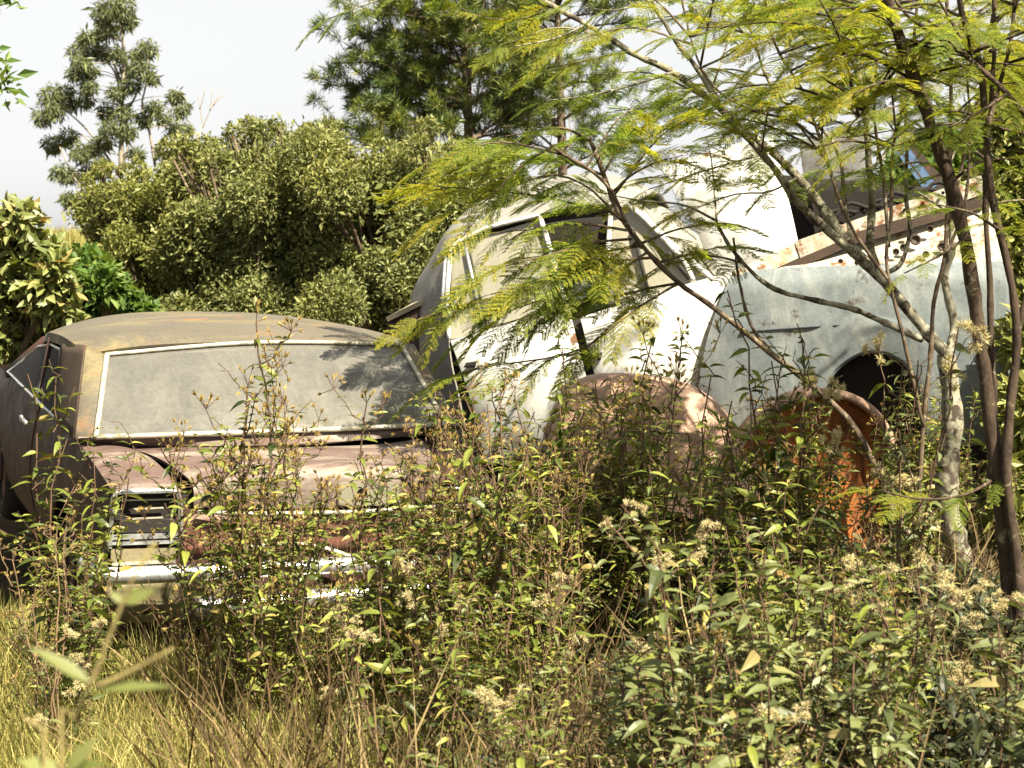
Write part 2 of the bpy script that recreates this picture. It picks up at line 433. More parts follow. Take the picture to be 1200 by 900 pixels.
class Frame:
    def __init__(s, R, t): s.R, s.t = R, np.array(t, float)
    def __call__(s, px, py, axis, val):
        """local point where the view ray meets the local plane axis = val"""
        o = s.R.T @ (np.array([0, 0, CAM_Z]) - s.t); d = s.R.T @ ray(px, py)
        return o + (val - o[axis]) / d[axis] * d
    def root(s, name):
        return empty(name, s.t, Matrix(s.R.tolist()).to_euler())

def mirror(G, c): H = G.copy(); H[..., 1] = c - H[..., 1]; return H[:, ::-1]

def wheel(name, c, axis, r, parent, w=.17):
    p = MAT
    V, F = lathe([(r * .60, -w / 2), (r * .86, -w / 2 - .01), (r * .97, -w * .38), (r, -w * .2), (r, w * .2), (r * .97, w * .38), (r * .86, w / 2 + .01), (r * .60, w / 2), (r * .60, -w / 2)], 28, axis, (0, 0, 0))
    wr = empty(name, c); wr.parent = parent
    make_obj('tyre', V, F, p['tyre'], wr)
    s = -1
    V, F = lathe([(.001, -.05), (r * .12, -.055), (r * .16, -.03), (r * .42, -.02), (r * .50, -.06), (r * .61, -.07), (r * .61, .07), (.001, .07)], 28, axis)
    make_obj('rim', V, F, p['wheel'], wr)

# ================================================================== maroon sedan
M = Frame(rotm(23.5, 3, 3, 'y'), (-.892, 7.124, .031))
car = M.root('car')
tag(car, 'dusty maroon saloon seen from behind with grimy rear window and bare tan roof', 'car', 'scrap cars left in the weeds')

# side shells with wheel arches
def side_shell(sgn):
    ys = np.concatenate([np.linspace(0, 4.15, 190), [4.22]])
    zr = np.concatenate([np.linspace(.20, .66, 22), [.69, .72, .75, .78, .83, .87, .895]])
    xr = np.interp(zr, [.20, .32, .45, .58, .70, .80, .895], [.79, .845, .872, .88, .872, .86, .838])
    ky = np.interp(ys, [0, .3, .7, 3.4, 4.0, 4.22], [.955, .985, 1, 1, .95, .80])
    kz = np.interp(ys, [0, .35, .66, 3.2, 4.22], [.80 / .895, .85 / .895, 1, .985, .90])
    G = np.zeros((len(zr), len(ys), 3))
    G[..., 0] = sgn * xr[:, None] * ky[None]; G[..., 1] = ys[None]
    G[..., 2] = .20 + (zr[:, None] - .20) * ((kz[None] * .895 - .2) / .695) + sgn * .0 * 0
    keep = []
    V = G.reshape(-1, 3); idx = np.arange(len(V)).reshape(G.shape[:2])
    inside = np.zeros(len(V), bool)
    for cy in (.92, 3.42):
        d = np.hypot(V[:, 1] - cy, V[:, 2] - .27); ins = d < .345
        near = (~ins) & (d < .372)
        V[near, 1] = cy + (V[near, 1] - cy) / d[near] * .345; V[near, 2] = .27 + (V[near, 2] - .27) / d[near] * .345
        inside |= ins
    F = np.stack([idx[:-1, :-1], idx[:-1, 1:], idx[1:, 1:], idx[1:, :-1]], -1).reshape(-1, 4)
    if sgn < 0: F = F[:, ::-1]
    F = F[~inside[F].any(1)]
    return V, [F]
mb = MB()
for s in (-1, 1):
    mb.add(*side_shell(s))
    for cy in (.92, 3.42):
        a = np.linspace(-.1, math.pi + .1, 26)
        mb.add(*tube(np.stack([np.full(26, s * .872), cy + .345 * np.cos(a), .27 + .345 * np.sin(a)], 1), .012, 6))
# fender tops beside the boot lid
FT = coons([(-.83, 0, .80), (-.70, -.012, .812), (-.555, 0, .80)], [(-.862, .68, .893), (-.79, .67, .905), (-.715, .66, .90)],
           [(-.83, 0, .80), (-.845, .35, .85), (-.862, .68, .893)], [(-.555, 0, .80), (-.575, .12, .84), (-.605, .42, .872), (-.715, .66, .90)], 12, 18, .012)
FR = FT.copy(); FR[..., 0] *= -1; FR[..., 0] += .015; FR[..., 2] += .02; FR = FR[:, ::-1]
body_extra = [grid_geo(FR, .004)]
# lower rear panel, floor, front end, bonnet sides
mb.add(*box((0, .045, .50), (1.62, .03, .44)))
mb.add(*box((0, .05, .285), (1.60, .03, .10)))
for e in body_extra: mb.add(*e)
mb.add(*box((0, 4.19, .50), (1.36, .04, .50)))
mb.add(*grid_geo(coons([(-.83, 3.2, .885), (0, 3.15, .93), (.83, 3.2, .885)], [(-.67, 4.2, .80), (0, 4.24, .83), (.67, 4.2, .80)], [(-.83, 3.2, .885), (-.67, 4.2, .80)], [(.83, 3.2, .885), (.67, 4.2, .80)], 20, 12, .02), .01))
# boot floor / inner dark cavity and tulip panel under the window
body = mb.obj('body', MAT['maroon'], car, angle=40)
panel('rear_wing', FT, MAT['maroon_deck'], car, .004)
mb = MB(); mb.add(*box((0, 2.1, .30), (1.56, 4.0, .06))); mb.add(*box((-.60, .36, .62), (.34, .58, .30))); mb.add(*box((0, .80, .66), (1.6, .02, .5)))
mb.add(*box((0, 2.0, .62), (1.6, 2.3, .30)))
mb.obj('underbody', MAT['dark'], car, smooth=False)

wbl, wbm, wbr = M(112, 513, 1, .55), M(317, 506, 1, .47), M(522, 498, 1, .55)
wtl, wtm, wtr = M(125, 416, 1, 1.0), M(297, 402, 1, .96), M(469, 404, 1, 1.0)
TP = coons([(-.72, .60, .885), (0, .40, .93), (.74, .60, .945)], [wbl + (-.07, .02, -.005), wbm + (0, .015, -.008), wbr + (.07, .02, -.005)], [(-.72, .60, .885), wbl + (-.07, .02, -.005)], [(.74, .60, .945), wbr + (.07, .02, -.005)], 24, 5)
panel('window_ledge', TP, MAT['maroon_deck'], car, .008)
# boot lid: deck plus the rolled rear face
n = 30
lf = resample([(-.665, .575, .884), (-.30, .46, .908), (.1, .43, .915), (.45, .46, .923), (.70, .59, .930)], n)
lm = resample([(-.585, .36, .880), (-.25, .30, .905), (.1, .28, .916), (.45, .30, .916), (.66, .38, .910)], n)
l2 = resample([(-.53, .12, .855), (-.25, .07, .892), (.15, .045, .908), (.45, .07, .90), (.61, .14, .89)], n)
le = resample([(-.505, .045, .83), (-.25, .015, .872), (.15, -.002, .888), (.45, .015, .878), (.59, .05, .86)], n)
lr = resample([(-.50, .012, .79), (-.25, -.01, .845), (.15, -.022, .862), (.45, -.01, .85), (.59, .02, .82)], n)
lb = resample([(-.50, .012, .735), (-.25, -.012, .728), (.15, -.025, .733), (.45, -.012, .742), (.59, .02, .745)], n)
LG = np.stack([lb, lr, le, l2, lm, lf])
LG = np.stack([resample(LG[:, k], 16) for k in range(n)], 1)
lid = panel('boot_lid', LG, MAT['maroon_deck'], car, .012, 50)
mb = MB(); mb.add(*tube(resample([(-.49, -.012, .718), (-.25, -.032, .712), (.15, -.044, .716), (.40, -.032, .724), (.555, -.02, .730)], 24), .011, 8, flat=.8))
mb.obj('trim_strip', MAT['trim'], lid)
# number plate panel with a round hole
def plate_hole(c, w, h, hc, r, t):
    k = 32; a = np.linspace(0, 2 * np.pi, k, endpoint=False)
    ci = np.stack([hc[0] + r * np.cos(a), hc[1] + r * np.sin(a)], 1)
    dx, dz = np.cos(a), np.sin(a)
    sc = np.minimum(np.where(dx > 0, (w / 2 - hc[0]) / np.maximum(dx, 1e-6), (w / 2 + hc[0]) / np.maximum(-dx, 1e-6)), np.where(dz > 0, (h / 2 - hc[1]) / np.maximum(dz, 1e-6), (h / 2 + hc[1]) / np.maximum(-dz, 1e-6)))
    ou = np.stack([hc[0] + sc * dx, hc[1] + sc * dz], 1)
    V = []
    for y in (-t / 2, t / 2):
        for q in (ci, ou): V += [[c[0] + p[0], c[1] + y, c[2] + p[1]] for p in q]
    i = np.arange(k); j = (i + 1) % k
    return np.array(V), [np.stack([i, j, k + j, k + i], -1), np.stack([2 * k + i, 3 * k + i, 3 * k + j, 2 * k + j], -1), np.stack([i, 2 * k + i, 2 * k + j, j], -1), np.stack([k + i, k + j, 3 * k + j, 3 * k + i], -1)]
mb = MB(); mb.add(*plate_hole((.235, -.034, .792), .27, .10, (-.03, .0), .024, .012))
pl = mb.obj('plate_panel', plain('pale_plate_paint', (.20, .19, .14), .6), lid, smooth=False)
mb = MB(); mb.add(*lathe([(.001, .03), (.0235, .03), (.0235, -.004)], 20, 1, (.205, -.034, .792))); mb.obj('plate_hole', MAT['maroon_rear'], lid, smooth=False)
# rear panel skin under the lid
mb = MB(); mb.add(*grid_geo(coons([(-.54, .022, .52), (.83, .022, .54)], [(-.54, .022, .70), (.83, .022, .725)], [(-.54, .022, .52), (-.54, .022, .70)], [(.83, .022, .54), (.83, .022, .725)], 12, 5), .004))
mb.obj('rear_panel', MAT['maroon_rear'], car)
# tail lights
def tail_light(s):
    t = empty('tail_light', (s * .70, 0, .69)); t.parent = car
    mb = MB(); mb.add(*box((0, .035, 0), (.275, .02, .235))); mb.add(*box((-.132, .012, 0), (.006, .03, .23))); mb.add(*box((.132, .012, 0), (.006, .03, .23))); mb.add(*box((0, .01, -.03), (.26, .03, .05)))
    mb.obj('housing', MAT['dark'], t, smooth=False)
    f = resample([(-.138, -.012, -.115), (-.136, -.014, .06), (-.128, -.014, .108), (-.10, -.014, .115), (.10, -.014, .118), (.125, -.014, .112), (.138, -.014, .07), (.150, -.012, -.10)], 34, False)
    mb = MB(); mb.add(*tube(f, .0105, 8))
    for z, r in ((-.072, .010), (-.098, .007)): mb.add(*bar((-.128, -.004, z), (.138, -.004, z + .004), .02, r * 2))
    mb.obj('bezel', MAT['chrome'], t, angle=50)
    mb = MB()
    q = [(-.05, .004, .0), (.075, .004, .004), (.075, .004, .044), (-.05, .004, .040)]
    for a, b in zip(q, q[1:] + q[:1]): mb.add(*bar(a, b, .006, .006))
    mb.add(*bar((-.12, .004, -.035), (.12, .004, -.028), .008, .012)); mb.add(*bar((-.12, .01, .075), (.12, .01, .078), .008, .006))
    mb.obj('lens_frame', MAT['trim'], t, smooth=False)
    mb = MB(); mb.add(*box((.0, -.002, -.148), (.262, .014, .052))); mb.obj('lower_strip', MAT['tan'], t, smooth=False)
    mb = MB(); mb.add(*bar((-.125, -.006, -.182), (.13, -.006, -.176), .02, .012)); mb.obj('lower_trim', MAT['trim'], t, smooth=False)
tail_light(-1); tail_light(1)
# bumper, loose strip, valance
bp = empty('bumper', (0, -.1, .45)); bp.parent = car
mb = MB()
pth = resample([(-.90, .22, .035), (-.905, .06, .035), (-.875, .0, .033), (-.60, -.022, .040), (0, -.035, .058), (.55, -.025, .055), (.875, 0, .045), (.90, .08, .045), (.90, .22, .045)], 60)
V, F = tube(pth, .040, 12, flat=.88, up=(0, 0, 1)); mb.add(V, F)
mb.obj('upper_bar', MAT['chrome'], bp)
mb = MB(); pth = resample([(-.50, -.012, -.105), (-.2, -.03, -.092), (.2, -.03, -.073), (.55, -.02, -.060)], 30)
mb.add(*tube(pth, .042, 12, flat=1.0)); mb.obj('lower_bar', MAT['chrome'], bp)
mb = MB(); mb.add(*tube(resample([M(285, 642, 1, -.045), M(330, 637, 1, -.05), M(375, 641, 1, -.06), M(414, 653, 1, -.07)], 16) - np.array([0, -.1, .45]), .010, 6, flat=.9)); mb.obj('loose_trim', MAT['trim'], bp)
mb = MB(); mb.add(*grid_geo(coons([(-.83, .03, .25), (-.28, .01, .26)], [(-.84, .0, .42), (-.28, -.02, .44)], [(-.83, .03, .25), (-.84, 0, .42)], [(-.28, .01, .26), (-.28, -.02, .44)], 10, 6, -.02), .006)); mb.obj('valance', MAT['tan'], car)

# roof and pillars
rows = []
for y, zc, ze, hw in [(1.015, 1.316, 1.258, .772), (1.06, 1.334, 1.272, .785), (1.2, 1.358, 1.290, .808), (1.45, 1.378, 1.300, .826), (1.9, 1.368, 1.268, .808), (2.35, 1.335, 1.215, .765), (2.7, 1.28, 1.155, .71)]:
    u = np.linspace(-1, 1, 33)
    x = u * hw
    z = zc - (zc - ze) * np.abs(u) ** 3.0 + x * .030
    yy = y + (.05 * np.abs(u) ** 2 if y < 1.1 else 0)
    r = np.stack([x, np.broadcast_to(yy, x.shape), z], 1)
    e0, e1 = r[0] + (-.004, 0, -.045), r[-1] + (.004, 0, -.045)
    rows.append(np.vstack([e0, r, e1]))
RG = np.stack(rows); RG = np.stack([resample(RG[:, k], 26) for k in range(RG.shape[1])], 1)
roof = panel('roof', RG, MAT['roof'], car, .012, 60)
mb = MB()
for s, (ob, ib, it, ot) in {-1: (M(88, 514, 1, .62), wbl, wtl, M(101, 405, 1, 1.06)), 1: (M(540, 500, 1, .62), wbr, wtr, M(485, 403, 1, 1.06))}.items():
    g = coons([ob, ib] if s < 0 else [ib, ob], [ot, it] if s < 0 else [it, ot], [ob, ot] if s < 0 else [ib, it], [ib, it] if s < 0 else [ob, ot], 8, 14, .006)
    mb = MB(); mb.add(*grid_geo(g, .02)); mb.obj('rear_pillar', MAT['roof'], roof)
mb = MB()
for s, (ob, ot) in {-1: (M(88, 514, 1, .62), M(101, 405, 1, 1.06)), 1: (M(540, 500, 1, .62), M(485, 403, 1, 1.06))}.items():
    a, b = np.array([s * .868, 1.26, .90]), np.array([s * .825, 1.42, 1.27 + s * .03])
    g = coons([ob, a], [ot, b], [ob, ot], [a, b], 8, 10, .0)
    mb = MB(); mb.add(*grid_geo(g, .01)); mb.obj('side_pillar', MAT['brown_dark'], roof)  # maroon pillar in shade; the shade is painted in as dark brown
    mb = MB(); mb.add(*bar((s * .862, 1.90, .89), (s * .806, 1.92, 1.235 + s * .02), .05, .012, (s, 0, .1))); mb.obj('door_pillar', MAT['maroon'], roof)
    mb = MB(); mb.add(*bar((s * .85, 3.05, .89), (s * .715, 2.60, 1.15 + s * .02), .05, .05)); mb.obj('front_pillar', MAT['maroon'], roof)
# rear window
GL = coons([wbl, wbm, wbr], [wtl, wtm, wtr], [wbl, wtl], [wbr, wtr], 26, 14, .02)
gl = panel('rear_window', GL, MAT['dust_glass'], car, .006)
def strip(pts, w, h, n=30):
    P = resample(pts, n); return tube(P, w, 6, flat=h / w)
mb = MB()
off = np.array([0, -.008, .004])
mb.add(*tube(resample([wbl + off, wtl + off], 14), .013, 6)); mb.add(*tube(resample([wbr + off, wtr + off], 14), .011, 6))
mb.add(*tube(resample([wtl + off, wtm + off + (0, -.012, 0), wtr + off], 40), .010, 6))
mb.add(*tube(resample([wbl + off, wbm + off + (0, -.012, 0), wbr + off], 40), .012, 6))
mb.obj('window_trim', MAT['trim'], gl)
mb = MB()
tp = resample([wtl, wtm, wtr], 60)
mb.add(*tube(tp[2:57] + np.stack([np.zeros(55), np.full(55, -.016), -.018 - .004 * rng.random(55)], 1), np.where(rng.random(55) < .75, .009, .003) * rng.uniform(.7, 1.3, 55), 5))
mb.obj('perished_seal', MAT['rubber'], gl)
for px, py in ((345, 408), (382, 411)):
    p = M(px, py, 1, .945); mb = MB(); mb.add(*tube(np.array([p, p + (.004, -.008, -.012), p + (.012, -.006, -.035)]), [.006, .011, .007], 6)); mb.obj('seal_scrap', MAT['rubber'], gl)
# side glass, windscreen, doors
for s in (-1, 1):
    zt = s * .03
    for nm, y in (('quarter_window', [(1.27, .905), (1.88, .905), (1.90, 1.215), (1.46, 1.238)]), ('door_window', [(1.96, .905), (3.0, .905), (2.56, 1.13), (1.97, 1.205)])):
        pts = [np.array([s * (.858 if z < 1 else .818 - .055 * max(0, yy - 1.5)), yy, z + zt * (z > 1)]) for yy, z in y]
        g = coons([pts[0], pts[1]], [pts[3], pts[2]], [pts[0], pts[3]], [pts[1], pts[2]], 6, 5)
        if s > 0: g = g[:, ::-1]
        w_ = panel(nm, g, MAT['dark_glass'], car, .005)
        mb = MB(); mb.add(*tube(np.array([p + (s * .008, 0, 0) for p in pts]), .009, 5, closed=True)); mb.obj('window_frame', MAT['chrome'], w_)
    d = empty('door', (s * .875, 2.45, .6)); d.parent = car
    g = np.zeros((8, 14, 3)); zz = np.linspace(-.34, .275, 8); yy = np.linspace(-.53, .53, 14)
    xr = np.interp(zz + .6, [.20, .32, .45, .58, .70, .80, .895], [.79, .845, .872, .88, .872, .86, .838]) - .875 + .006
    g[..., 0] = s * xr[:, None]; g[..., 1] = yy[None]; g[..., 2] = zz[:, None]
    panel('door_skin', g if s > 0 else g[:, ::-1], MAT['maroon'], d, .006)
    mb = MB(); mb.add(*bar((s * .022, -.46, .17), (s * .024, -.30, .17), .014, .022)); mb.add(*lathe([(.001, -.012), (.016, -.012), (.016, .012), (.001, .012)], 12, 0, (s * .018, -.27, .17)))
    mb.obj('handle', MAT['chrome'], d)
g = coons([(-.80, 3.15, .905), (0, 3.28, .93), (.80, 3.15, .905)], [(-.69, 2.68, 1.12), (0, 2.70, 1.25), (.69, 2.68, 1.15)], [(-.80, 3.15, .905), (-.69, 2.68, 1.12)], [(.80, 3.15, .905), (.69, 2.68, 1.15)], 16, 8)
panel('windscreen', g, MAT['dark_glass'], car, .006)
for y in (.92, 3.42):
    for s in (-1, 1): wheel('wheel', (s * .74, y, .27), 0, .29, car)

# ================================================================== white car, nose up
K = .888
W = Frame(rotm(-14, 15, 0, 'x'), (-.153 * K, 11.532 * K, 1.9 - (1.9 - .151) * K))
def w(px, py, v=0.): return W(px, py, 1, v)
wc = W.root('car')
tag(wc, 'old white car tipped nose up with a pale blue front wing', 'car', 'scrap cars left in the weeds')
MID = .80
def both(G): return [grid_geo(G, .008), grid_geo(mirror(G, 2 * MID), .008)]
def wpanel(name, G, mat, parent, far=True, thick=.008, angle=45):
    mb = MB(); mb.add(*grid_geo(G, thick))
    if far: mb.add(*grid_geo(mirror(G, 2 * MID), thick))
    return mb.obj(name, mat, parent, angle=angle)
# roof shell: near edge above the windows, curved crown
near = [w(529, 286, .09), w(560, 270, .10), w(600, 259, .11), w(640, 249, .12), w(690, 241, .12), (w(744, 238, .12))]
top = [w(500, 318, .80), w(543, 252, .80), w(598, 222, .80), w(650, 207, .80), w(715, 204, .80), w(772, 226, .80)]
q1 = [w(512, 300, .30), w(532, 265, .30), w(590, 240, .33), w(642, 228, .33), w(700, 220, .33), w(752, 230, .35)]
nn = 26
RG = np.stack([resample(q, nn) for q in (near, q1, top)])
full = np.concatenate([RG, mirror(RG, 2 * MID)[::-1][1:, ::-1]])
RG = np.stack([resample(full[:, k], 21) for k in range(nn)], 1)
wroof = panel('roof', RG, MAT['grey'], wc, .012, 60)
# rear quarter and rounded tail
tail = [w(549, 520, .0), w(540, 470, .0), w(531, 430, .0), w(527, 395, .02), w(526, 340, .05), w(529, 288, .10)]
t1 = [w(530, 530, .20), w(512, 470, .22), w(500, 430, .22), w(494, 390, .24), w(500, 340, .26), w(513, 300, .30)]
t2 = [w(520, 540, .80), w(500, 470, .80), w(485, 430, .80), w(482, 390, .80), w(487, 345, .80), w(502, 317, .80)]
TG = np.stack([resample(q, 16) for q in (tail, t1, t2)])
full = np.concatenate([TG, mirror(TG, 2 * MID)[::-1][1:, ::-1]])
TG = np.stack([resample(full[:, k], 21) for k in range(16)], 1)
panel('tail_panel', TG[:, ::-1], MAT['grey'], wc, .010, 60)
# boot lid ledge standing out behind
b = MB(); A0, A1 = w(452, 372, .35), w(503, 347, .22)
g = coons([A0, A1], [A0 + (.02, .95, .03), A1 + (.02, 1.0, .03)], [A0, A0 + (.02, .95, .03)], [A1, A1 + (.02, 1.0, .03)], 6, 6, .03)
panel('boot_lid', g, MAT['lid'], wc, .03)
g = coons([w(452, 420, .42), w(505, 430, .24)], [A0 + (0, .03, -.03), A1 + (0, .03, -.03)], [w(452, 420, .42), A0 + (0, .03, -.03)], [w(505, 430, .24), A1 + (0, .03, -.03)], 6, 6, .03)
panel('boot_side', g, MAT['brown_dark'], wc, .02)
# rear door
rd = empty('rear_door', w(600, 430, .0)); rd.parent = wc
def dloc(e):  # helper: local offset of the sub-empty
    return np.array(e.location)
def dpanel(name, G, mat, e, thick=.008, far=False): return panel(name, G - dloc(e), mat, e, thick, 45)
lo = [w(570, 545, .02), w(700, 520, .02)]; hi = [w(528, 399, .0), w(600, 379, -.01), w(668, 366, .0)]
G1 = coons(lo, hi, [lo[0], w(552, 470, -.02), hi[0]], [lo[1], w(690, 455, -.02), hi[2]], 16, 16, .05)
dpanel('door_skin', G1, MAT['white'], rd, .02)
def dmesh(name, mb, mat, e, **k):
    V, F = mb.geo(); return make_obj(name, V - dloc(e), F, mat, e, **k)
def frame_bar(a, b, wd_, t=.03): return bar(a, b, t, wd_, (np.array([0, 0, 1.]) if abs((b - a)[0]) > abs((b - a)[2]) else np.array([1., 0, 0])))
mb = MB()
P = [w(526, 398, -.012), w(524, 345, .02), w(528, 293, .075), w(536, 284, .08), w(570, 267, .09), w(632, 252, .10), w(640, 276, .085), w(667, 372, -.012)]
mb.add(*tube(resample(P, 50, False), .017, 8, flat=.8))
dmesh('window_frame', mb, MAT['white'], rd)
mb = MB(); mb.add(*tube(np.array([w(522, 300, .06), w(519, 345, .02), w(521, 396, .0)]), .010, 6)); mb.add(*tube(np.array([w(545, 287, .085), w(556, 335, .035), w(568, 388, .005)]), .011, 6)); 
dmesh('vent_bar', mb, MAT['chrome'], rd)
mb = MB(); mb.add(*tube(np.array([w(548.5, 287, .082), w(559.5, 335, .032), w(571.5, 388, .0)]), .007, 5)); dmesh('vent_seal', mb, MAT['rubber'], rd)
GG = coons([w(527, 398, .02), w(667, 368, .02)], [w(530, 288, .10), w(636, 256, .12)], [w(527, 398, .02), w(530, 288, .10)], [w(667, 368, .02), w(636, 256, .12)], 10, 8)
dpanel('window_glass', GG, MAT['tan_glass'], rd, .005)
mb = MB(); q = [w(543, 431, -.046), w(546, 425, -.046), w(559, 423, -.046), w(557, 430, -.046)]
mb.add(*grid_geo(coons([q[0], q[3]], [q[1], q[2]], [q[0], q[1]], [q[3], q[2]], 4, 4), .004)); dmesh('handle_recess_shade', mb, MAT['dark'], rd)  # dark patch on the skin stands in for recess shade
# centre pillar, dark door gap
mb = MB()
mb.add(*grid_geo(coons([w(668, 372, .03), w(716, 358, .03)], [w(660, 303, .09), w(713, 292, .09)], [w(668, 372, .03), w(660, 303, .09)], [w(716, 358, .03), w(713, 292, .09)], 5, 8), .04))
mb.obj('centre_pillar', MAT['slate'], wc)
mb = MB(); mb.add(*grid_geo(coons([w(688, 470, .028), w(712, 470, .028)], [w(664, 376, .026), w(684, 372, .026)], [w(688, 470, .028), w(664, 376, .026)], [w(712, 470, .028), w(684, 372, .026)], 4, 8), .02))
mb.obj('door_gap', MAT['dark'], wc)
# front door
fd = empty('front_door', w(770, 420, 0.)); fd.parent = wc
lo = [w(722, 530, .02), w(812, 520, .02)]; hi = [w(680, 372, -.01), w(770, 343, -.02), w(858, 318, .0)]
G2 = coons(lo, hi, [lo[0], w(701, 455, -.02), hi[0]], [lo[1], w(828, 430, -.02), hi[2]], 18, 16, .05)
dpanel('door_skin', G2, MAT['white'], fd, .02)
mb = MB(); P = [w(716, 357, -.012), w(712, 300, .05), w(716, 246, .10), w(740, 241, .10), w(790, 288, .05), w(836, 328, -.005)]
mb.add(*tube(resample(P, 40, False), .016, 8, flat=.8))
mb.add(*tube(resample([w(718, 247, .085), w(740, 243, .085), w(796, 300, .03), w(812, 328, -.008)], 16), .016, 6))
dmesh('window_frame', mb, MAT['white'], fd)
mb = MB(); mb.add(*tube(np.array([w(742, 268, .075), w(752, 310, .03), w(760, 343, .0)]), .012, 6)); mb.add(*tube(np.array([w(783, 296, .04), w(808, 326, .0)]), .016, 6)); mb.add(*tube(np.array([w(806, 290, .06), w(836, 332, .0)]), .007, 5)); mb.add(*tube(np.array([w(812, 290, .06), w(842, 331, .0)]), .006, 5))
dmesh('window_seal', mb, MAT['rubber'], fd)
GG = coons([w(716, 357, .02), w(834, 329, .02)], [w(714, 248, .12), w(742, 243, .12)], [w(716, 357, .02), w(714, 248, .12)], [w(834, 329, .02), w(742, 243, .12)], 10, 8)
dpanel('window_glass', GG, MAT['tan_glass'], fd, .005)
mb = MB(); q = [w(689, 423, -.05), w(691, 414, -.05), w(706, 413, -.05), w(704, 422, -.05)]
mb.add(*grid_geo(coons([q[0], q[3]], [q[1], q[2]], [q[0], q[1]], [q[3], q[2]], 4, 4), .004)); dmesh('handle_recess_shade', mb, MAT['dark'], fd)  # same painted recess shade on the front door
mb = MB(); mb.add(*grid_geo(coons([w(642, 320, .13), w(722, 310, .13)], [w(634, 248, .16), w(720, 236, .16)], [w(642, 320, .13), w(634, 248, .16)], [w(722, 310, .13), w(720, 236, .16)], 4, 4), .02)); mb.obj('cabin_shade_sheet', MAT['dark'], wc)  # solid dark sheet painted as the shade seen through the opening
# far flank (plain repeat of both doors) and cabin floor
mb = MB()
for g in (G1, G2): mb.add(*grid_geo(mirror(g, 2 * MID), .02))
mb.obj('far_flank', MAT['white'], wc)
for q in ([w(527, 398, .02), w(716, 357, .02), w(530, 288, .10), w(700, 250, .14)], [w(716, 357, .02), w(834, 329, .02), w(700, 250, .14), w(742, 243, .12)]):
    g = coons([q[0], q[1]], [q[2], q[3]], [q[0], q[2]], [q[1], q[3]], 6, 6)
    mb = MB(); mb.add(*grid_geo(mirror(g, 2 * MID), .006)); mb.obj('far_window', MAT['dark_glass'], wc)  # dark panes added so the cabin stays shaded against the sky
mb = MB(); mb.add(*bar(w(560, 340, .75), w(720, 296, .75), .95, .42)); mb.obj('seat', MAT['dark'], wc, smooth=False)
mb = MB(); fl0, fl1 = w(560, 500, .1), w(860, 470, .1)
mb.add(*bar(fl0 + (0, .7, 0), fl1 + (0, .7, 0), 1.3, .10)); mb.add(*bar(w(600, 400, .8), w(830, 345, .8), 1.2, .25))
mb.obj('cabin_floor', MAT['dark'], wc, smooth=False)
# windscreen frame & screen
g = coons([w(838, 330, .06), w(800, 322, .8)], [w(742, 240, .16), w(752, 230, .8)], [w(838, 330, .06), w(742, 240, .16)], [w(800, 322, .8), w(752, 230, .8)], 8, 8)
wpanel('windscreen', g, MAT['tan_glass'], wc, thick=.005)
# pale blue front wing with the wheel arch
top_ = [(858, 319), (885, 316), (915, 314), (945, 312.5), (975, 311.5), (1000, 311), (1030, 310), (1060, 309), (1090, 308), (1120, 307), (1150, 306.5), (1178, 306)]
bot_ = [(816, 474), (845, 505), (885, 522), (930, 520), (960, 470), (980, 432), (1015, 411), (1052, 418), (1076, 448), (1090, 520), (1135, 522), (1184, 520)]
nr = 20
FG = np.zeros((nr, len(top_), 3))
for k, (a, b_) in enumerate(zip(top_, bot_)):
    for r in range(nr):
        t = r / (nr - 1)                        # 0 bottom, 1 top
        px = b_[0] + (a[0] - b_[0]) * t; py = b_[1] + (a[1] - b_[1]) * t
        if k == 0: px -= 8 * math.sin(math.pi * t)
        v = -.10 - .055 * math.sin(math.pi * min(1, .25 + .75 * t)) + (.09 if r == nr - 1 else (.025 if r == nr - 2 else 0))
        if abs(py - 383) < 5 and 860 < px < 1060: v -= .012
        v += .05 * max(0, 1 - k / 1.5)
        FG[r, k] = w(px, py, v)
FG2 = np.stack([resample(FG[r], 60) for r in range(nr)])
wing = panel('front_wing', FG2, MAT['bluegrey'], wc, .012, 60)
mb = MB(); mb.add(*tube(resample([w(868, 389, -.137), w(950, 383, -.149), w(1055, 377, -.149)], 20), .008, 6, flat=.8)); mb.obj('crease_strip', MAT['slate'], wing)
mb = MB(); a_ = [(955, 480), (965, 455), (985, 428), (1015, 412), (1052, 419), (1076, 449), (1088, 500)]
mb.add(*tube(resample([w(x, y, -.115) for x, y in a_], 30), .013, 6)); mb.obj('arch_lip', MAT['bluegrey'], wing)
mb = MB()
mb.add(*grid_geo(coons([w(845, 540, .05), w(1190, 540, .05)], [w(860, 330, .05), w(1170, 318, .05)], [w(845, 540, .05), w(860, 330, .05)], [w(1190, 540, .05), w(1170, 318, .05)], 6, 6), .03))
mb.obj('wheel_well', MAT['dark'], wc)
# inner wing with rust holes, beam, engine bay
IW = coons([w(880, 320, .02), w(1180, 309, .02)], [w(935, 300, .20), w(1160, 226, .22)], [w(880, 320, .02), w(935, 300, .20)], [w(1180, 309, .02), w(1160, 226, .22)], 16, 10, -.02)
iw = panel('inner_wing', IW, MAT['white_rust'], wc, .01)
mb = MB()
for px, py, r in ((1073, 281, 5.5), (1059, 290, 4), (1050, 295, 3.5), (1104, 289, 4.5), (1090, 268, 3.5), (1066, 268, 3), (1112, 274, 4), (1039, 302, 2.5), (1004, 308, 2.5), (1085, 298, 3.5), (985, 306, 2.5)):
    t = (310 - py) / 80.; v = .02 + .19 * t - .012
    c = w(px, py, v); rr = r / F_PX * 9.3
    mb = MB(); mb.add(*lathe([(.001, .010), (rr * .75, .008), (rr, -.002), (rr * 1.25, .004)], 12, 1, c)); mb.obj('rust_hole', MAT['brown_dark'], iw)
mb = MB()
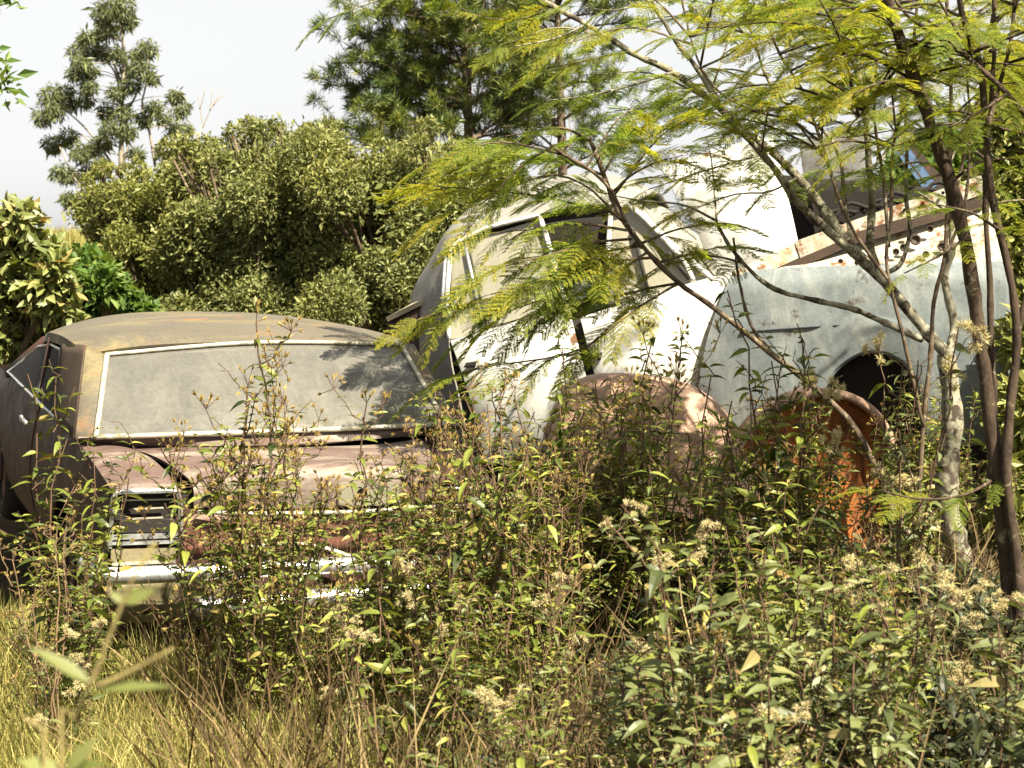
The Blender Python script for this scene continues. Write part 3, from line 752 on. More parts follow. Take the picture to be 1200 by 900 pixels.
P0, P1, P2 = w(862, 326, .03), w(935, 293, .16), w(1152, 216, .22)
mb.add(*bar(P0, P1, .10, .085)); mb.add(*bar(P1 - (.0, 0, 0), P2, .12, .105))
bm = mb.obj('bonnet_rail', MAT['white_rust'], wc, smooth=False)
mb = MB(); mb.add(*bar(w(905, 322, .10), w(1010, 277, .14), .05, .05)); mb.add(*bar(w(1008, 278, .14), w(1150, 236, .19), .05, .07)); mb.obj('rail_underside', MAT['brown_dark'], bm, smooth=False)
mb = MB()
for px, py in ((990, 264), (1003, 262), (1020, 259), (1060, 246), (1085, 233), (1105, 226)): 
    mb = MB(); mb.add(*lathe([(.001, .004), (.010, .004), (.010, -.006)], 8, 1, w(px, py, .125))); mb.obj('bolt_hole', MAT['dark'], bm)
mb = MB()
mb.add(*grid_geo(coons([w(925, 300, .5), w(1160, 250, .5)], [w(915, 205, .5), w(1120, 222, .5)], [w(925, 300, .5), w(915, 205, .5)], [w(1160, 250, .5), w(1120, 222, .5)], 6, 6), .03))
for px in (938, 946, 955): mb.add(*tube(np.array([w(px, 205, .45), w(px + 10, 262, .45)]), .012, 5))
for k in range(9):
    a = w(960 + k * 17, 262 - k * 4, .42); mb.add(*tube(resample([a, a + (.10, .02, .05 + .03 * math.sin(k * 2.1)), a + (.22, 0, .01)], 8), .012, 5))
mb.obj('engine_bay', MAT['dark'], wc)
# raised white bonnet and the grey sheet behind it
HG = coons([w(840, 335, .24), w(890, 322, .22), w(938, 296, .22)], [w(775, 196, .40), w(850, 172, .38), w(906, 160, .38)], [w(840, 335, .24), w(812, 262, .27), w(775, 196, .40)], [w(938, 296, .22), w(927, 246, .26), (w(906, 160, .38))], 16, 14, .06)
bonnet = panel('bonnet', HG, MAT['white'], wc, .02)
g = coons([w(944, 226, .62), w(1019, 214, .62)], [w(936, 165, .66), w(1012, 146, .66)], [w(944, 226, .62), w(936, 165, .66)], [w(1019, 214, .62), w(1012, 146, .66)], 8, 8, .01)
panel('scuttle_sheet', g, paint('stained_grey_sheet', [(.10, .10, .098), (.17, .17, .165)], dust=(.22, .215, .20), rust=(.08, .05, .035), rust_cut=(.55, .68), scale=5, stretch=(1, 1, .5)), wc, .015)
mb = MB(); mb.add(*bar(w(1046, 160, .9), w(1092, 222, .9), .05, .075)); hb = mb.obj('prop_arm', MAT['strong_blue'], wc, smooth=False)
mb = MB(); mb.add(*bar(w(1056, 160, .95), w(1110, 224, .95), .05, .06)); mb.add(*bar(w(1052, 172, .85), w(1085, 216, .85), .012, .012)); mb.obj('prop_frame', MAT['brown_dark'], hb, smooth=False)
# far wing and nose
mb = MB(); mb.add(*grid_geo(mirror(FG2, 2 * MID), .012)); mb.obj('far_wing', MAT['bluegrey'], wc, angle=60)
mb = MB(); a0 = w(1172, 320, .0); a1 = w(1178, 515, .0)
mb.add(*grid_geo(coons([a1, a1 + (.06, .8, 0), a1 + (0, 1.6, 0)], [a0, a0 + (.06, .8, .04), a0 + (0, 1.6, 0)], [a1, a0], [a1 + (0, 1.6, 0), a0 + (0, 1.6, 0)], 14, 8, .03), .02)); mb.obj('nose_panel', MAT['bluegrey'], wc)
for v in (.16, 2 * MID - .16): wheel('wheel', (-.12 * K, v, -.02), 1, .33, wc)

# ================================================================== pinkish wreck in front of the white car
YP = 8.7
pk = empty('car_shell', at(760, 760, YP) * (1, 1, 0))
tag(pk, 'pinkish brown rusted body shell with an orange wheel arch among the weeds', 'scrap car shell', 'scrap cars left in the weeds')
po = np.array(pk.location)
def P3(px, py, Y): return at(px, py, Y) - po
ol = [(640, 800), (636, 700), (634, 600), (638, 530), (652, 485), (672, 458), (705, 446), (760, 447), (810, 456), (845, 478), (868, 508), (882, 522), (905, 545), (930, 620), (940, 800)]
base = np.array([P3(x, y, YP) for x, y in ol]); base = resample(base, 60)
base[:, 2] = np.maximum(base[:, 2], -.04)
arch = resample([P3(x, y, YP) for x, y in ((672, 850), (674, 760), (682, 690), (700, 640), (728, 608), (768, 594), (812, 604), (846, 636), (866, 690), (874, 760), (876, 850))], 60)
arch[:, 2] = np.maximum(arch[:, 2], -.04)
rings = []
a2 = arch.copy(); a2[:, 1] += .02; rings.append(a2)
for f, dy in ((0, -.10), (.3, -.12), (.6, -.10), (.85, -.04), (.97, .05), (1, .14)):
    r = arch + (base - arch) * f; r[:, 1] += dy; rings.append(r)
cen = np.array([base[:, 0].mean(), 0, -.02])
for sc_, dy in ((.995, .4), (.96, .75), (.88, 1.0)):
    r = base.copy(); r[:, 0] = cen[0] + (r[:, 0] - cen[0]) * sc_; r[:, 2] = cen[2] + (r[:, 2] - cen[2]) * sc_; r[:, 1] += dy; rings.append(r)
panel('body_panel', np.stack(rings)[:, ::-1], MAT['pink'], pk, .010, 60)
bk = base.copy(); bk[:, 1] += .98; bk[:, 0] = cen[0] + (bk[:, 0] - cen[0]) * .88; bk[:, 2] = cen[2] + (bk[:, 2] - cen[2]) * .88
bl_ = bk.copy(); bl_[:, 2] = -.04
panel('back_panel', np.stack([bl_, bk]), MAT['brown_dark'], pk, .01)
wl = arch.copy(); wl[:, 1] += .03; wl2 = arch.copy(); wl2[:, 1] += .42; wl3 = wl2.copy(); wl3[:, 0] = cen[0] + (wl3[:, 0] - cen[0]) * .02; wl3[:, 2] *= .5
panel('wheel_well', np.stack([wl, wl2, wl3]), MAT['dark'], pk, .006)
for k in range(5):
    p = P3(668 - k * 4, 500 + k * 34, YP - .06); mb = MB(); mb.add(*lathe([(.001, -.006), (.011, -.004), (.012, .01)], 8, 1, p)); mb.obj('rivet_hole', MAT['brown_dark'], pk)
Yr = YP - .12
rim = [(852, 552), (866, 522), (884, 497), (905, 479), (932, 466), (962, 460), (992, 464), (1018, 478), (1036, 500), (1046, 525)]
rp = resample([P3(x, y, Yr) for x, y in rim], 40)
mb = MB(); mb.add(*tube(rp, .024, 8, flat=1.6, up=np.array([0, 1., 0]))); 
r2 = rp.copy(); r2[:, 1] += .30
mb.add(*grid_geo(np.stack([rp, (rp + r2) / 2, r2]), .01))
mb.obj('wheel_arch', MAT['pink'], pk, angle=60)
base2 = resample([P3(x, y, Yr + .05) for x, y in rim], 40); bl = base2.copy(); bl[:, 2] = -.02; 
cx = base2[:, 0].mean()
rg = []
for f in (0, .1, .35, .6, .8, 1.0):
    r = base2 * 1.; r[:, 0] = cx + (r[:, 0] - cx) * (1 - f * .97); r[:, 2] = r[:, 2] - (r[:, 2] - .2) * f * .5; r[:, 1] += .10 * math.sin(f * 1.6); rg.append(r)
mb = MB(); mb.add(*grid_geo(np.stack(rg)))
lowp = resample([P3(x, y, Yr + .07) for x, y in ((872, 530), (872, 640), (870, 760), (868, 830))], 10)
lowq = resample([P3(x, y, Yr + .07) for x, y in ((1030, 530), (1034, 640), (1038, 760), (1040, 830))], 10)
gp = np.stack([lowp + (lowq - lowp) * t for t in np.linspace(0, 1, 16)], 1)
gp[..., 1] += .02 * np.sin(np.linspace(0, 16, 16))[None] + .02
mb.add(*grid_geo(gp, .01))
mb.obj('inner_panel', MAT['orange'], pk, angle=60)

# ================================================================== trees and bushes
def crown_points(lobes, n, fill=.35):
    """points mostly near the surface of overlapping ellipsoids; lobes rows: x y z rx ry rz"""
    L_ = np.array(lobes, float); wt = (L_[:, 3] * L_[:, 5]); wt /= wt.sum()
    k = rng.choice(len(L_), n, p=wt)
    d = rdir(n); r = np.where(rng.random(n) < fill, rng.random(n) ** .5, .72 + .30 * rng.random(n) + .45 * rng.random(n) ** 6)
    P = L_[k, :3] + d * r[:, None] * L_[k, 3:6]
    return P, d

def leaf_cloud(P, d, size, T, up=.6, droop=.0, sd_=.3):
    n = len(P)
    D = nrm(d * .6 + rdir(n) * .9 + np.array([0, 0, -droop]))
    N = nrm(rdir(n) * .8 + np.array([0, 0, up]) + d * .4)
    S = size * np.exp(rng.normal(size=n) * sd_)
    return inst(T, P, D, N, S)

def branch_mesh(mb, a, b, r0, r1, bend=.12, n=7, sides=5):
    a = np.asarray(a, float); b = np.asarray(b, float); L_ = np.linalg.norm(b - a)
    t = np.linspace(0, 1, n)[:, None]
    j = np.cumsum(rng.normal(size=(n, 3)) * bend * L_ / n, 0); j -= t * j[-1]
    P = a + (b - a) * t + j
    P[:, 2] += (np.sin(t[:, 0] * math.pi) * L_ * bend * .4)
    mb.add(*tube(P, np.linspace(r0, r1, n), sides)); return P

def bush(name, label, cat, group, base, lobes, nleaf, size, mat, T, barkm, up=.6, droop=0, fill=.35):
    root = empty(name, base); tag(root, label, cat, group)
    b0 = np.array(root.location)
    mb = MB()
    for l in lobes:
        c = np.array(l[:3]) - b0
        P = branch_mesh(mb, (rng.normal() * .06, rng.normal() * .06, -.05), c, .035, .012, .15)
        for k in range(5):
            e = c + rdir(1)[0] * np.array(l[3:6]) * .9
            branch_mesh(mb, P[4], e, .011, .003, .15, 6, 4)
    mb.obj('trunk', barkm, root)
    P, d = crown_points(lobes, nleaf, fill)
    P = P[P[:, 2] > gz(P[:, 0], P[:, 1]) + .02] if len(P) else P
    d = d[:len(P)]
    V, F = leaf_cloud(P - b0, d, size, T, up, droop)
    make_obj('crown', V, F, mat, root, smooth=False)
    return root

def lobes_px(rows, depth=.8):
    """px, py, radius px, Y  ->  x y z rx ry rz"""
    out = []
    for px, py, r, Y in rows:
        c = at(px, py, Y); rr = r / F_PX * Y
        out.append([*c, rr, rr * depth, rr * .9])
    return out

# the dense olive bush behind the cars: three neighbouring shrubs
def rows_fill(x0, x1, topf, y1, r, Y, step=.75):
    out = []
    x = x0
    while x <= x1:
        y = topf(x) + r
        while y < y1:
            out.append((x + rnd.uniform(-.3, .3) * r, y + rnd.uniform(-.2, .2) * r, r * rnd.uniform(.5, 1.25), Y + rnd.uniform(-1.0, 1.0)))
            y += r * step * 1.15
        for q in range(2):
            out.append((x + rnd.uniform(-1, 1) * r, topf(x) + rnd.uniform(-.35, .3) * r, r * rnd.uniform(.18, .36), Y + rnd.uniform(-.6, .6)))
        x += r * step * 1.0
    return out
tA = lambda x: np.interp(x, [105, 130, 170, 220, 260], [240, 206, 198, 188, 180])
tB = lambda x: np.interp(x, [190, 230, 280, 330, 380, 420], [192, 177, 157, 152, 164, 184])
tC = lambda x: np.interp(x, [370, 420, 470, 520, 560, 610, 650], [184, 174, 162, 168, 182, 198, 220])
bush('bush', 'yellowish green bush at the left end of the thicket under the eucalypt', 'bush', 'bushes of the thicket behind the cars', (*at(165, 400, 18)[:2], 0),
     lobes_px(rows_fill(122, 235, tA, 390, 30, 18)), 58000, .049, MAT['bush_yellow'], T_rhomb(.42, .3), MAT['brown_bark'])
bush('bush', 'dense dark olive bush in the middle of the thicket above the tan car roof', 'bush', 'bushes of the thicket behind the cars', (*at(310, 400, 17)[:2], 0),
     lobes_px(rows_fill(205, 410, tB, 400, 40, 17.2)), 120000, .049, MAT['bush'], T_rhomb(.45, .3), MAT['brown_bark'])
bush('bush', 'olive bush of the thicket below the pine and behind the white car tail', 'bush', 'bushes of the thicket behind the cars', (*at(500, 400, 17)[:2], 0),
     lobes_px(rows_fill(390, 650, tC, 400, 40, 16.6)), 112000, .048, MAT['bush'], T_rhomb(.45, .3), MAT['brown_bark'])

# bare twigs above the thicket
root = empty('bare_sapling', (*at(232, 300, 18.6)[:2], 0)); tag(root, 'leafless grey sapling poking up above the thicket beside the eucalypt', 'sapling')
b0 = np.array(root.location); mb = MB()
mb.add(*tube(resample([(0, 0, -.03), at(228, 200, 18.6) - b0, at(235, 165, 18.6) - b0, at(238, 145, 18.6) - b0], 14), np.linspace(.022, .009, 14), 5))
for q in ([(238, 148), (234, 125), (231, 108)], [(237, 150), (247, 128), (258, 108)], [(246, 130), (248, 115), (247, 104)], [(234, 172), (226, 150), (222, 140)], [(234, 128), (238, 115), (240, 103)], [(250, 124), (256, 116), (263, 112)]):
    mb.add(*tube(resample([at(x, y, 18.6) - b0 for x, y in q], 8), np.linspace(.008, .003, 8), 4))
mb.obj('trunk', MAT['grey_bark'], root)

# eucalypt
Y = 32
root = empty('eucalyptus_tree', (*at(143, 300, Y)[:2], float(gz(at(143, 300, Y)[0], Y)))); tag(root, 'tall thin eucalypt with open drooping leaf clumps against the pale sky', 'tree')
b0 = np.array(root.location)
clumps = [(133, 6, 16), (122, 16, 14), (146, 10, 13), (128, 32, 15), (116, 40, 9), (150, 26, 9), (100, 43, 8), (92, 60, 12), (108, 57, 13), (122, 62, 10), (96, 75, 9), (88, 86, 9), (106, 82, 9), (138, 62, 8), (172, 56, 12), (160, 64, 8), (150, 80, 10), (166, 80, 13), (178, 92, 7), (155, 98, 10), (104, 100, 10), (100, 116, 10), (137, 108, 10), (60, 112, 15), (75, 108, 12), (50, 136, 12), (66, 130, 11), (84, 122, 8), (124, 130, 11), (145, 132, 12), (180, 126, 12), (192, 138, 9), (170, 140, 8), (128, 150, 12), (150, 154, 10), (62, 168, 12), (80, 160, 11), (95, 178, 13), (112, 172, 10), (122, 166, 10), (72, 202, 12), (84, 205, 9), (105, 200, 11), (118, 192, 9), (205, 112, 9), (212, 128, 10), (205, 150, 9), (220, 150, 6), (88, 236, 10), (100, 250, 9), (110, 228, 8), (78, 232, 7), (190, 180, 7), (160, 180, 9)]
mb = MB()
tr = [(143, 330), (142, 240), (142, 180), (143, 120), (145, 60), (140, 20), (136, -10)]
TP = resample([at(x, y, Y) - b0 for x, y in tr], 24); TP[0, 2] = -.05
mb.add(*tube(TP, np.linspace(.075, .018, 24), 7))
lim = [[(142, 210), (120, 175), (95, 145), (62, 118)], [(142, 235), (130, 205), (105, 165), (80, 150)], [(182, 195), (174, 150), (166, 125), (172, 95), (174, 60)], [(143, 120), (132, 80), (105, 62)], [(143, 100), (128, 60), (120, 35)], [(150, 260), (182, 195)], [(143, 140), (160, 110), (170, 80)], [(190, 215), (202, 180), (208, 130)], [(105, 255), (98, 225), (85, 205), (70, 172)], [(142, 200), (150, 165), (128, 150)]]
for l in lim: mb.add(*tube(resample([at(x, y, Y + rnd.uniform(-.3, .3)) - b0 for x, y in l], 12), np.linspace(.03, .010, 12), 5))
P, D = [], []
for x, y, r in clumps:
    c = at(x, y, Y + rnd.uniform(-.7, .7)) - b0; R_ = r / F_PX * Y
    near = min((TP[k] for k in range(len(TP))), key=lambda q: np.linalg.norm(q - c) + max(0, q[2] - c[2]) * 2)
    if np.linalg.norm(near - c) < 1.4: mb.add(*tube(resample([near, (near + c) / 2 + (0, 0, .06), c], 7), np.linspace(.012, .004, 7), 4))
    n = int(34 * r)
    d = rdir(n); p = c + d * (rng.random(n) ** .45)[:, None] * R_ * np.array([1.05, 1.0, .95]); P.append(p); D.append(d)
mb.obj('trunk', MAT['grey_bark'], root)
P = np.concatenate(P); D = np.concatenate(D)
V, F = leaf_cloud(P, D, .10, T_rhomb(.24, .2, .1), .1, .9)
make_obj('crown', V, F, MAT['euca'], root, smooth=False)

# pine: whorled limbs ending in needle brushes
def pine(px, Y, label, zs, spread, nb, tips=()):
    root = empty('pine_tree', (*at(px, 300, Y)[:2], 0)); tag(root, label, 'tree', 'pines behind the thicket')
    b0 = np.array(root.location); mb = MB(); segs = []
    top = zs[1] + 1.0
    TP = resample([(0, 0, -.05), (.05, 0, top * .4), (-.03, .02, top * .75), (.04, 0, top)], 30)
    mb.add(*tube(TP, np.linspace(.11, .03, 30), 8))
    ends = []
    for k in range(nb):
        z = zs[0] + (zs[1] - zs[0]) * (k + rnd.random() * .6) / nb
        a = rnd.uniform(0, 2 * math.pi); l = spread * rnd.uniform(.6, 1.08)
        ends.append((z, np.array([math.cos(a) * l, math.sin(a) * l * .8, z + l * rnd.uniform(.10, .42)])))
    for z, e in tips: ends.append((z, e - b0))
    for z, e in ends:
        i = int(np.argmin(abs(TP[:, 2] - z)))
        L_ = branch_mesh(mb, TP[i], e, .028, .009, .12, 10, 5)
        segs.append((L_[6:], 1.0))
        for q in range(9):
            s0 = L_[rnd.randint(3, 8)]; o = nrm(e - TP[i]) * rnd.uniform(.2, .5) + rdir(1)[0] * .32 + np.array([0, 0, .22])
            S_ = branch_mesh(mb, s0, s0 + o, .009, .004, .1, 6, 4); segs.append((S_[3:], .95))
    mb.obj('trunk', MAT['brown_bark'], root)
    P, D, S = [], [], []
    for s_, k in segs:
        Q = resample(s_, max(4, int(np.linalg.norm(s_[-1] - s_[0]) / .045)))
        t = nrm(np.gradient(Q, axis=0))
        m_ = 13
        Pq = np.repeat(Q, m_, 0) + rng.normal(size=(len(Q) * m_, 3)) * .006
        d = nrm(np.repeat(t, m_, 0) * .55 + rdir(len(Pq)) * 1.0 + np.array([0, 0, .2]))
        P.append(Pq); D.append(d); S.append(np.full(len(Pq), .155 * k) * rng.uniform(.7, 1.15, len(Pq)))
        e = Q[-1]; m_ = 80
        P.append(np.repeat(e[None], m_, 0) + rng.normal(size=(m_, 3)) * .02); D.append(nrm(rdir(m_) + t[-1] * .5 + np.array([0, 0, .15]))); S.append(rng.uniform(.11, .20, m_))
    P, D, S = np.concatenate(P), np.concatenate(D), np.concatenate(S)
    V, F = inst(T_quad(.075), P, D, rdir(len(P)), S)
    make_obj('crown', V, F, MAT['pine'], root, smooth=False)
tp = [(x, y) for x, y in ((388, 100), (398, 74), (424, 62), (412, 125), (405, 148), (398, 160), (470, 150), (510, 150), (535, 165), (505, 70), (545, 50), (432, 45), (445, 15), (455, 95), (440, 130), (430, 165), (475, 60), (480, 120), (490, 20), (495, 95), (530, 110), (520, 40), (560, 70), (590, 100), (575, 20), (610, 50), (600, 140), (560, 140), (640, 90))]
Y = 24
pine(546, Y, 'pine with long needle brushes behind the thicket and its long lower limbs at left', (3.1, 6.2), 1.0, 24, [(at(x, y, Y)[2] - .35, at(x, y, Y + rnd.uniform(-.5, .5))) for x, y in tp])
pine(655, 26, 'pine half hidden by yellow feathery leaves behind the white car', (2.9, 6.0), .95, 30)

# left: broad-leaved shrub beyond the maroon car, bright shrub, overhanging tree
lb_ = lobes_px([(-10, 275, 34, 12.6), (18, 262, 26, 12.4), (40, 300, 30, 12.5), (5, 330, 40, 12.6), (58, 345, 30, 12.4), (30, 385, 36, 12.8), (-15, 400, 40, 12.6), (66, 315, 16, 12.3), (75, 380, 22, 12.9), (-40, 330, 50, 12.8), (0, 450, 40, 13), (-30, 480, 50, 13)])
bush('shrub', 'shrub with broad pale leaves beside the front of the maroon car', 'shrub', None, (-4.0, 12.7, 0), lb_, 8000, .095, MAT['big_leaf'], T_lance(.44, .25, .25), MAT['brown_bark'], .8, fill=.5)
lb_ = lobes_px([(100, 320, 26, 15.5), (125, 335, 22, 15.2), (80, 345, 22, 15.4), (140, 355, 20, 15.5), (105, 365, 25, 15.4), (160, 365, 18, 15.5)])
bush('shrub', 'bright green shrub glowing between the broad-leaved shrub and the thicket', 'shrub', None, (*at(110, 400, 15.4)[:2], 0), lb_, 4200, .085, MAT['bright'], T_rhomb(.6, .2), MAT['twig'], .9)
for lab, bx, by in (('unseen bush added out of view to shade the maroon car boot side', -4.3, 7.2), ('unseen bush added out of view to shade the maroon car door side', -5.0, 9.6)):
    lb_ = [[bx + rnd.uniform(-.5, .5), by + rnd.uniform(-.8, .8), .5 + k * .32, .75, .8, .6] for k in range(8)]
    bush('bush', lab, 'bush', None, (bx, by, 0), lb_, 5200, .10, MAT['bush'], T_rhomb(.45, .3), MAT['brown_bark'], fill=.5)  # added out of view to block sky light from the maroon flank
root = empty('overhanging_tree', (-4.6, 10.0, 0)); tag(root, 'leafy branch tips of a tree reaching in at the upper left edge', 'tree')
b0 = np.array(root.location); mb = MB()
TP = branch_mesh(mb, (0, 0, -.05), (.1, 0, 4.2), .09, .03, .05, 16, 8)
lb_ = []
for px, py in ((-6, 92), (4, 106), (-4, 74), (-2, 2), (6, -6), (-24, 60), (-30, 20)):
    c = at(px, py, 10) - b0; branch_mesh(mb, TP[11], c, .02, .005, .1); lb_.append([*c, .09, .09, .085])
for k in range(14):
    c = np.array([rnd.uniform(-1.2, .9), rnd.uniform(-1, 1), rnd.uniform(3.2, 4.6)]); lb_.append([*c, .3, .3, .25]); branch_mesh(mb, TP[12], c, .02, .005, .1)
mb.obj('trunk', MAT['brown_bark'], root)
P, d = crown_points(lb_, 2600, .6); V, F = leaf_cloud(P, d, .085, T_rhomb(.42, .25), .5); make_obj('crown', V, F, MAT['bright'], root, smooth=False)

# right: leafy bushes behind the white car
for k, (lab, rws, Yb) in enumerate([
    ('leafy green bush behind the engine bay of the white car', [(1070, 210, 36, 14), (1110, 190, 36, 14), (1040, 235, 26, 14), (1130, 230, 34, 14), (1090, 260, 34, 14), (1060, 290, 36, 14)], 14),
    ('taller green bush at the right behind the dark tree stems', [(1180, 150, 46, 12.5), (1215, 210, 50, 12.5), (1170, 230, 46, 12.5), (1200, 300, 50, 12.5), (1160, 300, 34, 12.5), (1200, 90, 34, 12.5), (1190, 380, 50, 12.4), (1210, 460, 60, 12.4), (1215, 400, 40, 9.2), (1212, 480, 44, 9.0), (1210, 560, 44, 8.9), (1195, 620, 34, 8.6)], 12.5)]):
    bush('bush', lab, 'bush', 'bushes behind the white car', (*at(rws[0][0], 400, Yb)[:2], 0), lobes_px(rws), [6200, 15000][k], .085, MAT['bush_yellow'] if k else MAT['bright'], T_rhomb(.42, .25), MAT['brown_bark'], fill=.5)

# ================================================================== feathery trees
def frond_template(seed, n_p=11, n_l=13, droop=.42):
    r_ = np.random.default_rng(seed); Ps, Ds, Ns, Ss = [], [], [], []
    mb = MB()
    rx = np.linspace(0, 1, 12); rach = np.stack([rx, .04 * np.sin(rx * 4 + seed), -droop * rx ** 2], 1)
    mb.add(*tube(rach, .006, 3, cap=False))
    for i in range(n_p):
        t = .16 + .82 * i / (n_p - 1); b = np.array([np.interp(t, rx, rach[:, k]) for k in range(3)])
        L_ = .36 * (1 - .55 * abs(t - .45) ** 1.3 - .25 * t)
        for s in (-1, 1):
            ang = math.radians(62 - 22 * t + r_.normal() * 5)
            d = np.array([math.cos(ang), s * math.sin(ang), -.18 + r_.normal() * .08])
            u = np.linspace(0, 1, 7)[:, None]
            pp = b + d * L_ * u + np.array([.05, 0, -.16]) * L_ * u ** 2
            mb.add(*tube(pp, .0028, 3, cap=False))
            q = resample(pp, n_l + 1)[1:]; td = nrm(np.gradient(q, axis=0))
            nn_ = nrm(np.cross(td, np.array([-s * td[:, 1], s * td[:, 0], 0 * td[:, 0]]).T) * s); nn_ = nrm(np.array([0, 0, 1.]) + 0 * nn_ - td * (td[:, 2:3]))
            sd2 = np.cross(nn_, td)
            for q2 in (-1, 1):
                Ps.append(q); Ds.append(nrm(sd2 * q2 + td * .45 + nn_ * r_.normal() * .12)); Ns.append(nrm(nn_ + r_.normal(size=nn_.shape) * .2)); Ss.append(np.linspace(.062, .042, n_l) * r_.uniform(.8, 1.1, n_l))
    V, F = inst(T_quad(.42), np.concatenate(Ps), np.concatenate(Ds), np.concatenate(Ns), np.concatenate(Ss))
    sv, sf = mb.geo()
    return (np.vstack([V, sv]), F + [f + len(V) for f in sf])
FR_T = [frond_template(k) for k in range(4)]

def fronds_on(paths, per_m, size, rs, flat=.75, lo=0.0):
    """place fronds along twig paths; returns V,F"""
    Vs, Fs, off = [], [], 0
    for pth in paths:
        Q = np.asarray(pth); L_ = np.linalg.norm(np.diff(Q, axis=0), axis=1).sum()
        n = max(2, int(L_ * per_m)); Q = resample(Q, n + 1)[int(lo * n):]
        t = nrm(np.gradient(Q, axis=0)) if len(Q) > 1 else np.array([[-1., 0, 0]])
        for i in range(len(Q)):
            s = 1 if i % 2 else -1
            side = nrm(np.cross(t[i], [0, 0, 1.0]) + 1e-6)
            d = nrm(t[i] * .75 + side * s * rs.uniform(.4, 1.0) + np.array([0, 0, rs.uniform(-.25, .3)]))
            if i == len(Q) - 1: d = t[i]
            N_ = nrm(np.array([rs.normal() * .3, rs.normal() * .3, flat]))
            V, F = inst(FR_T[int(rs.integers(0, 4))], Q[i:i + 1], d[None], N_[None], [size * rs.uniform(.7, 1.2)])
            Vs.append(V); Fs += [f + off for f in F]; off += len(V)
    q4 = [f for f in Fs if f.shape[1] == 4]
    return np.concatenate(Vs), [np.concatenate(q4)]

def feathery(label, stems, twigs, barkm, ks=1.0, group='feathery leaved trees in front of the white car', extra_twigs=0, size=.24, per_m=9, mat='frond'):
    p0 = path_at(stems[0][0]); base = np.array([p0[0][0], p0[0][1], 0.0])
    root = empty('feathery_tree', base); tag(root, label, 'tree', group)
    mb = MB(); paths = []; allp = []
    for k, (pts, r0, r1) in enumerate(stems):
        P = path_at(pts) - base
        if k == 0 and P[0, 2] > 0: P = np.vstack([[P[0, 0], P[0, 1], -.06], P])
        n = 14 + len(pts) * 3
        Q = resample(P, n); Q += np.cumsum(rng.normal(size=Q.shape), 0) * .0022 * np.linspace(0, 1, n)[:, None]
        rr = ks * np.linspace(r0, r1, n) * (1 + .10 * rng.normal(size=n))
        mb.add(*tube(Q, rr, 9)); allp.append((Q, r1))
    for pts in twigs:
        P = path_at(pts) - base; Q = resample(P, 12)
        mb.add(*tube(Q, np.linspace(.007, .0025, 12), 5)); paths.append(Q)
    for k in range(extra_twigs):
        Q, _ = allp[rnd.randrange(len(allp))]
        i = rnd.randrange(int(len(Q) * .45), len(Q)); a = Q[i]
        if a[2] + base[2] < 1.95: continue
        d = nrm(np.array([rng.normal() * 1.0 - .25, rng.normal() * .55, abs(rng.normal()) * .35 - .02]))
        L_ = rnd.uniform(.35, .85); mid = a + d * L_ * .5 + (0, 0, .05); e = a + d * L_ - (0, 0, .04)
        q = resample([a, mid, e], 10); mb.add(*tube(q, np.linspace(.006, .002, 10), 5)); paths.append(q)
    mb.obj('trunk', barkm, root)
    if paths:
        V, F = fronds_on(paths, per_m, size, rng, lo=.15)
        make_obj('crown', V, F, MAT[mat], root, smooth=False)
    return root

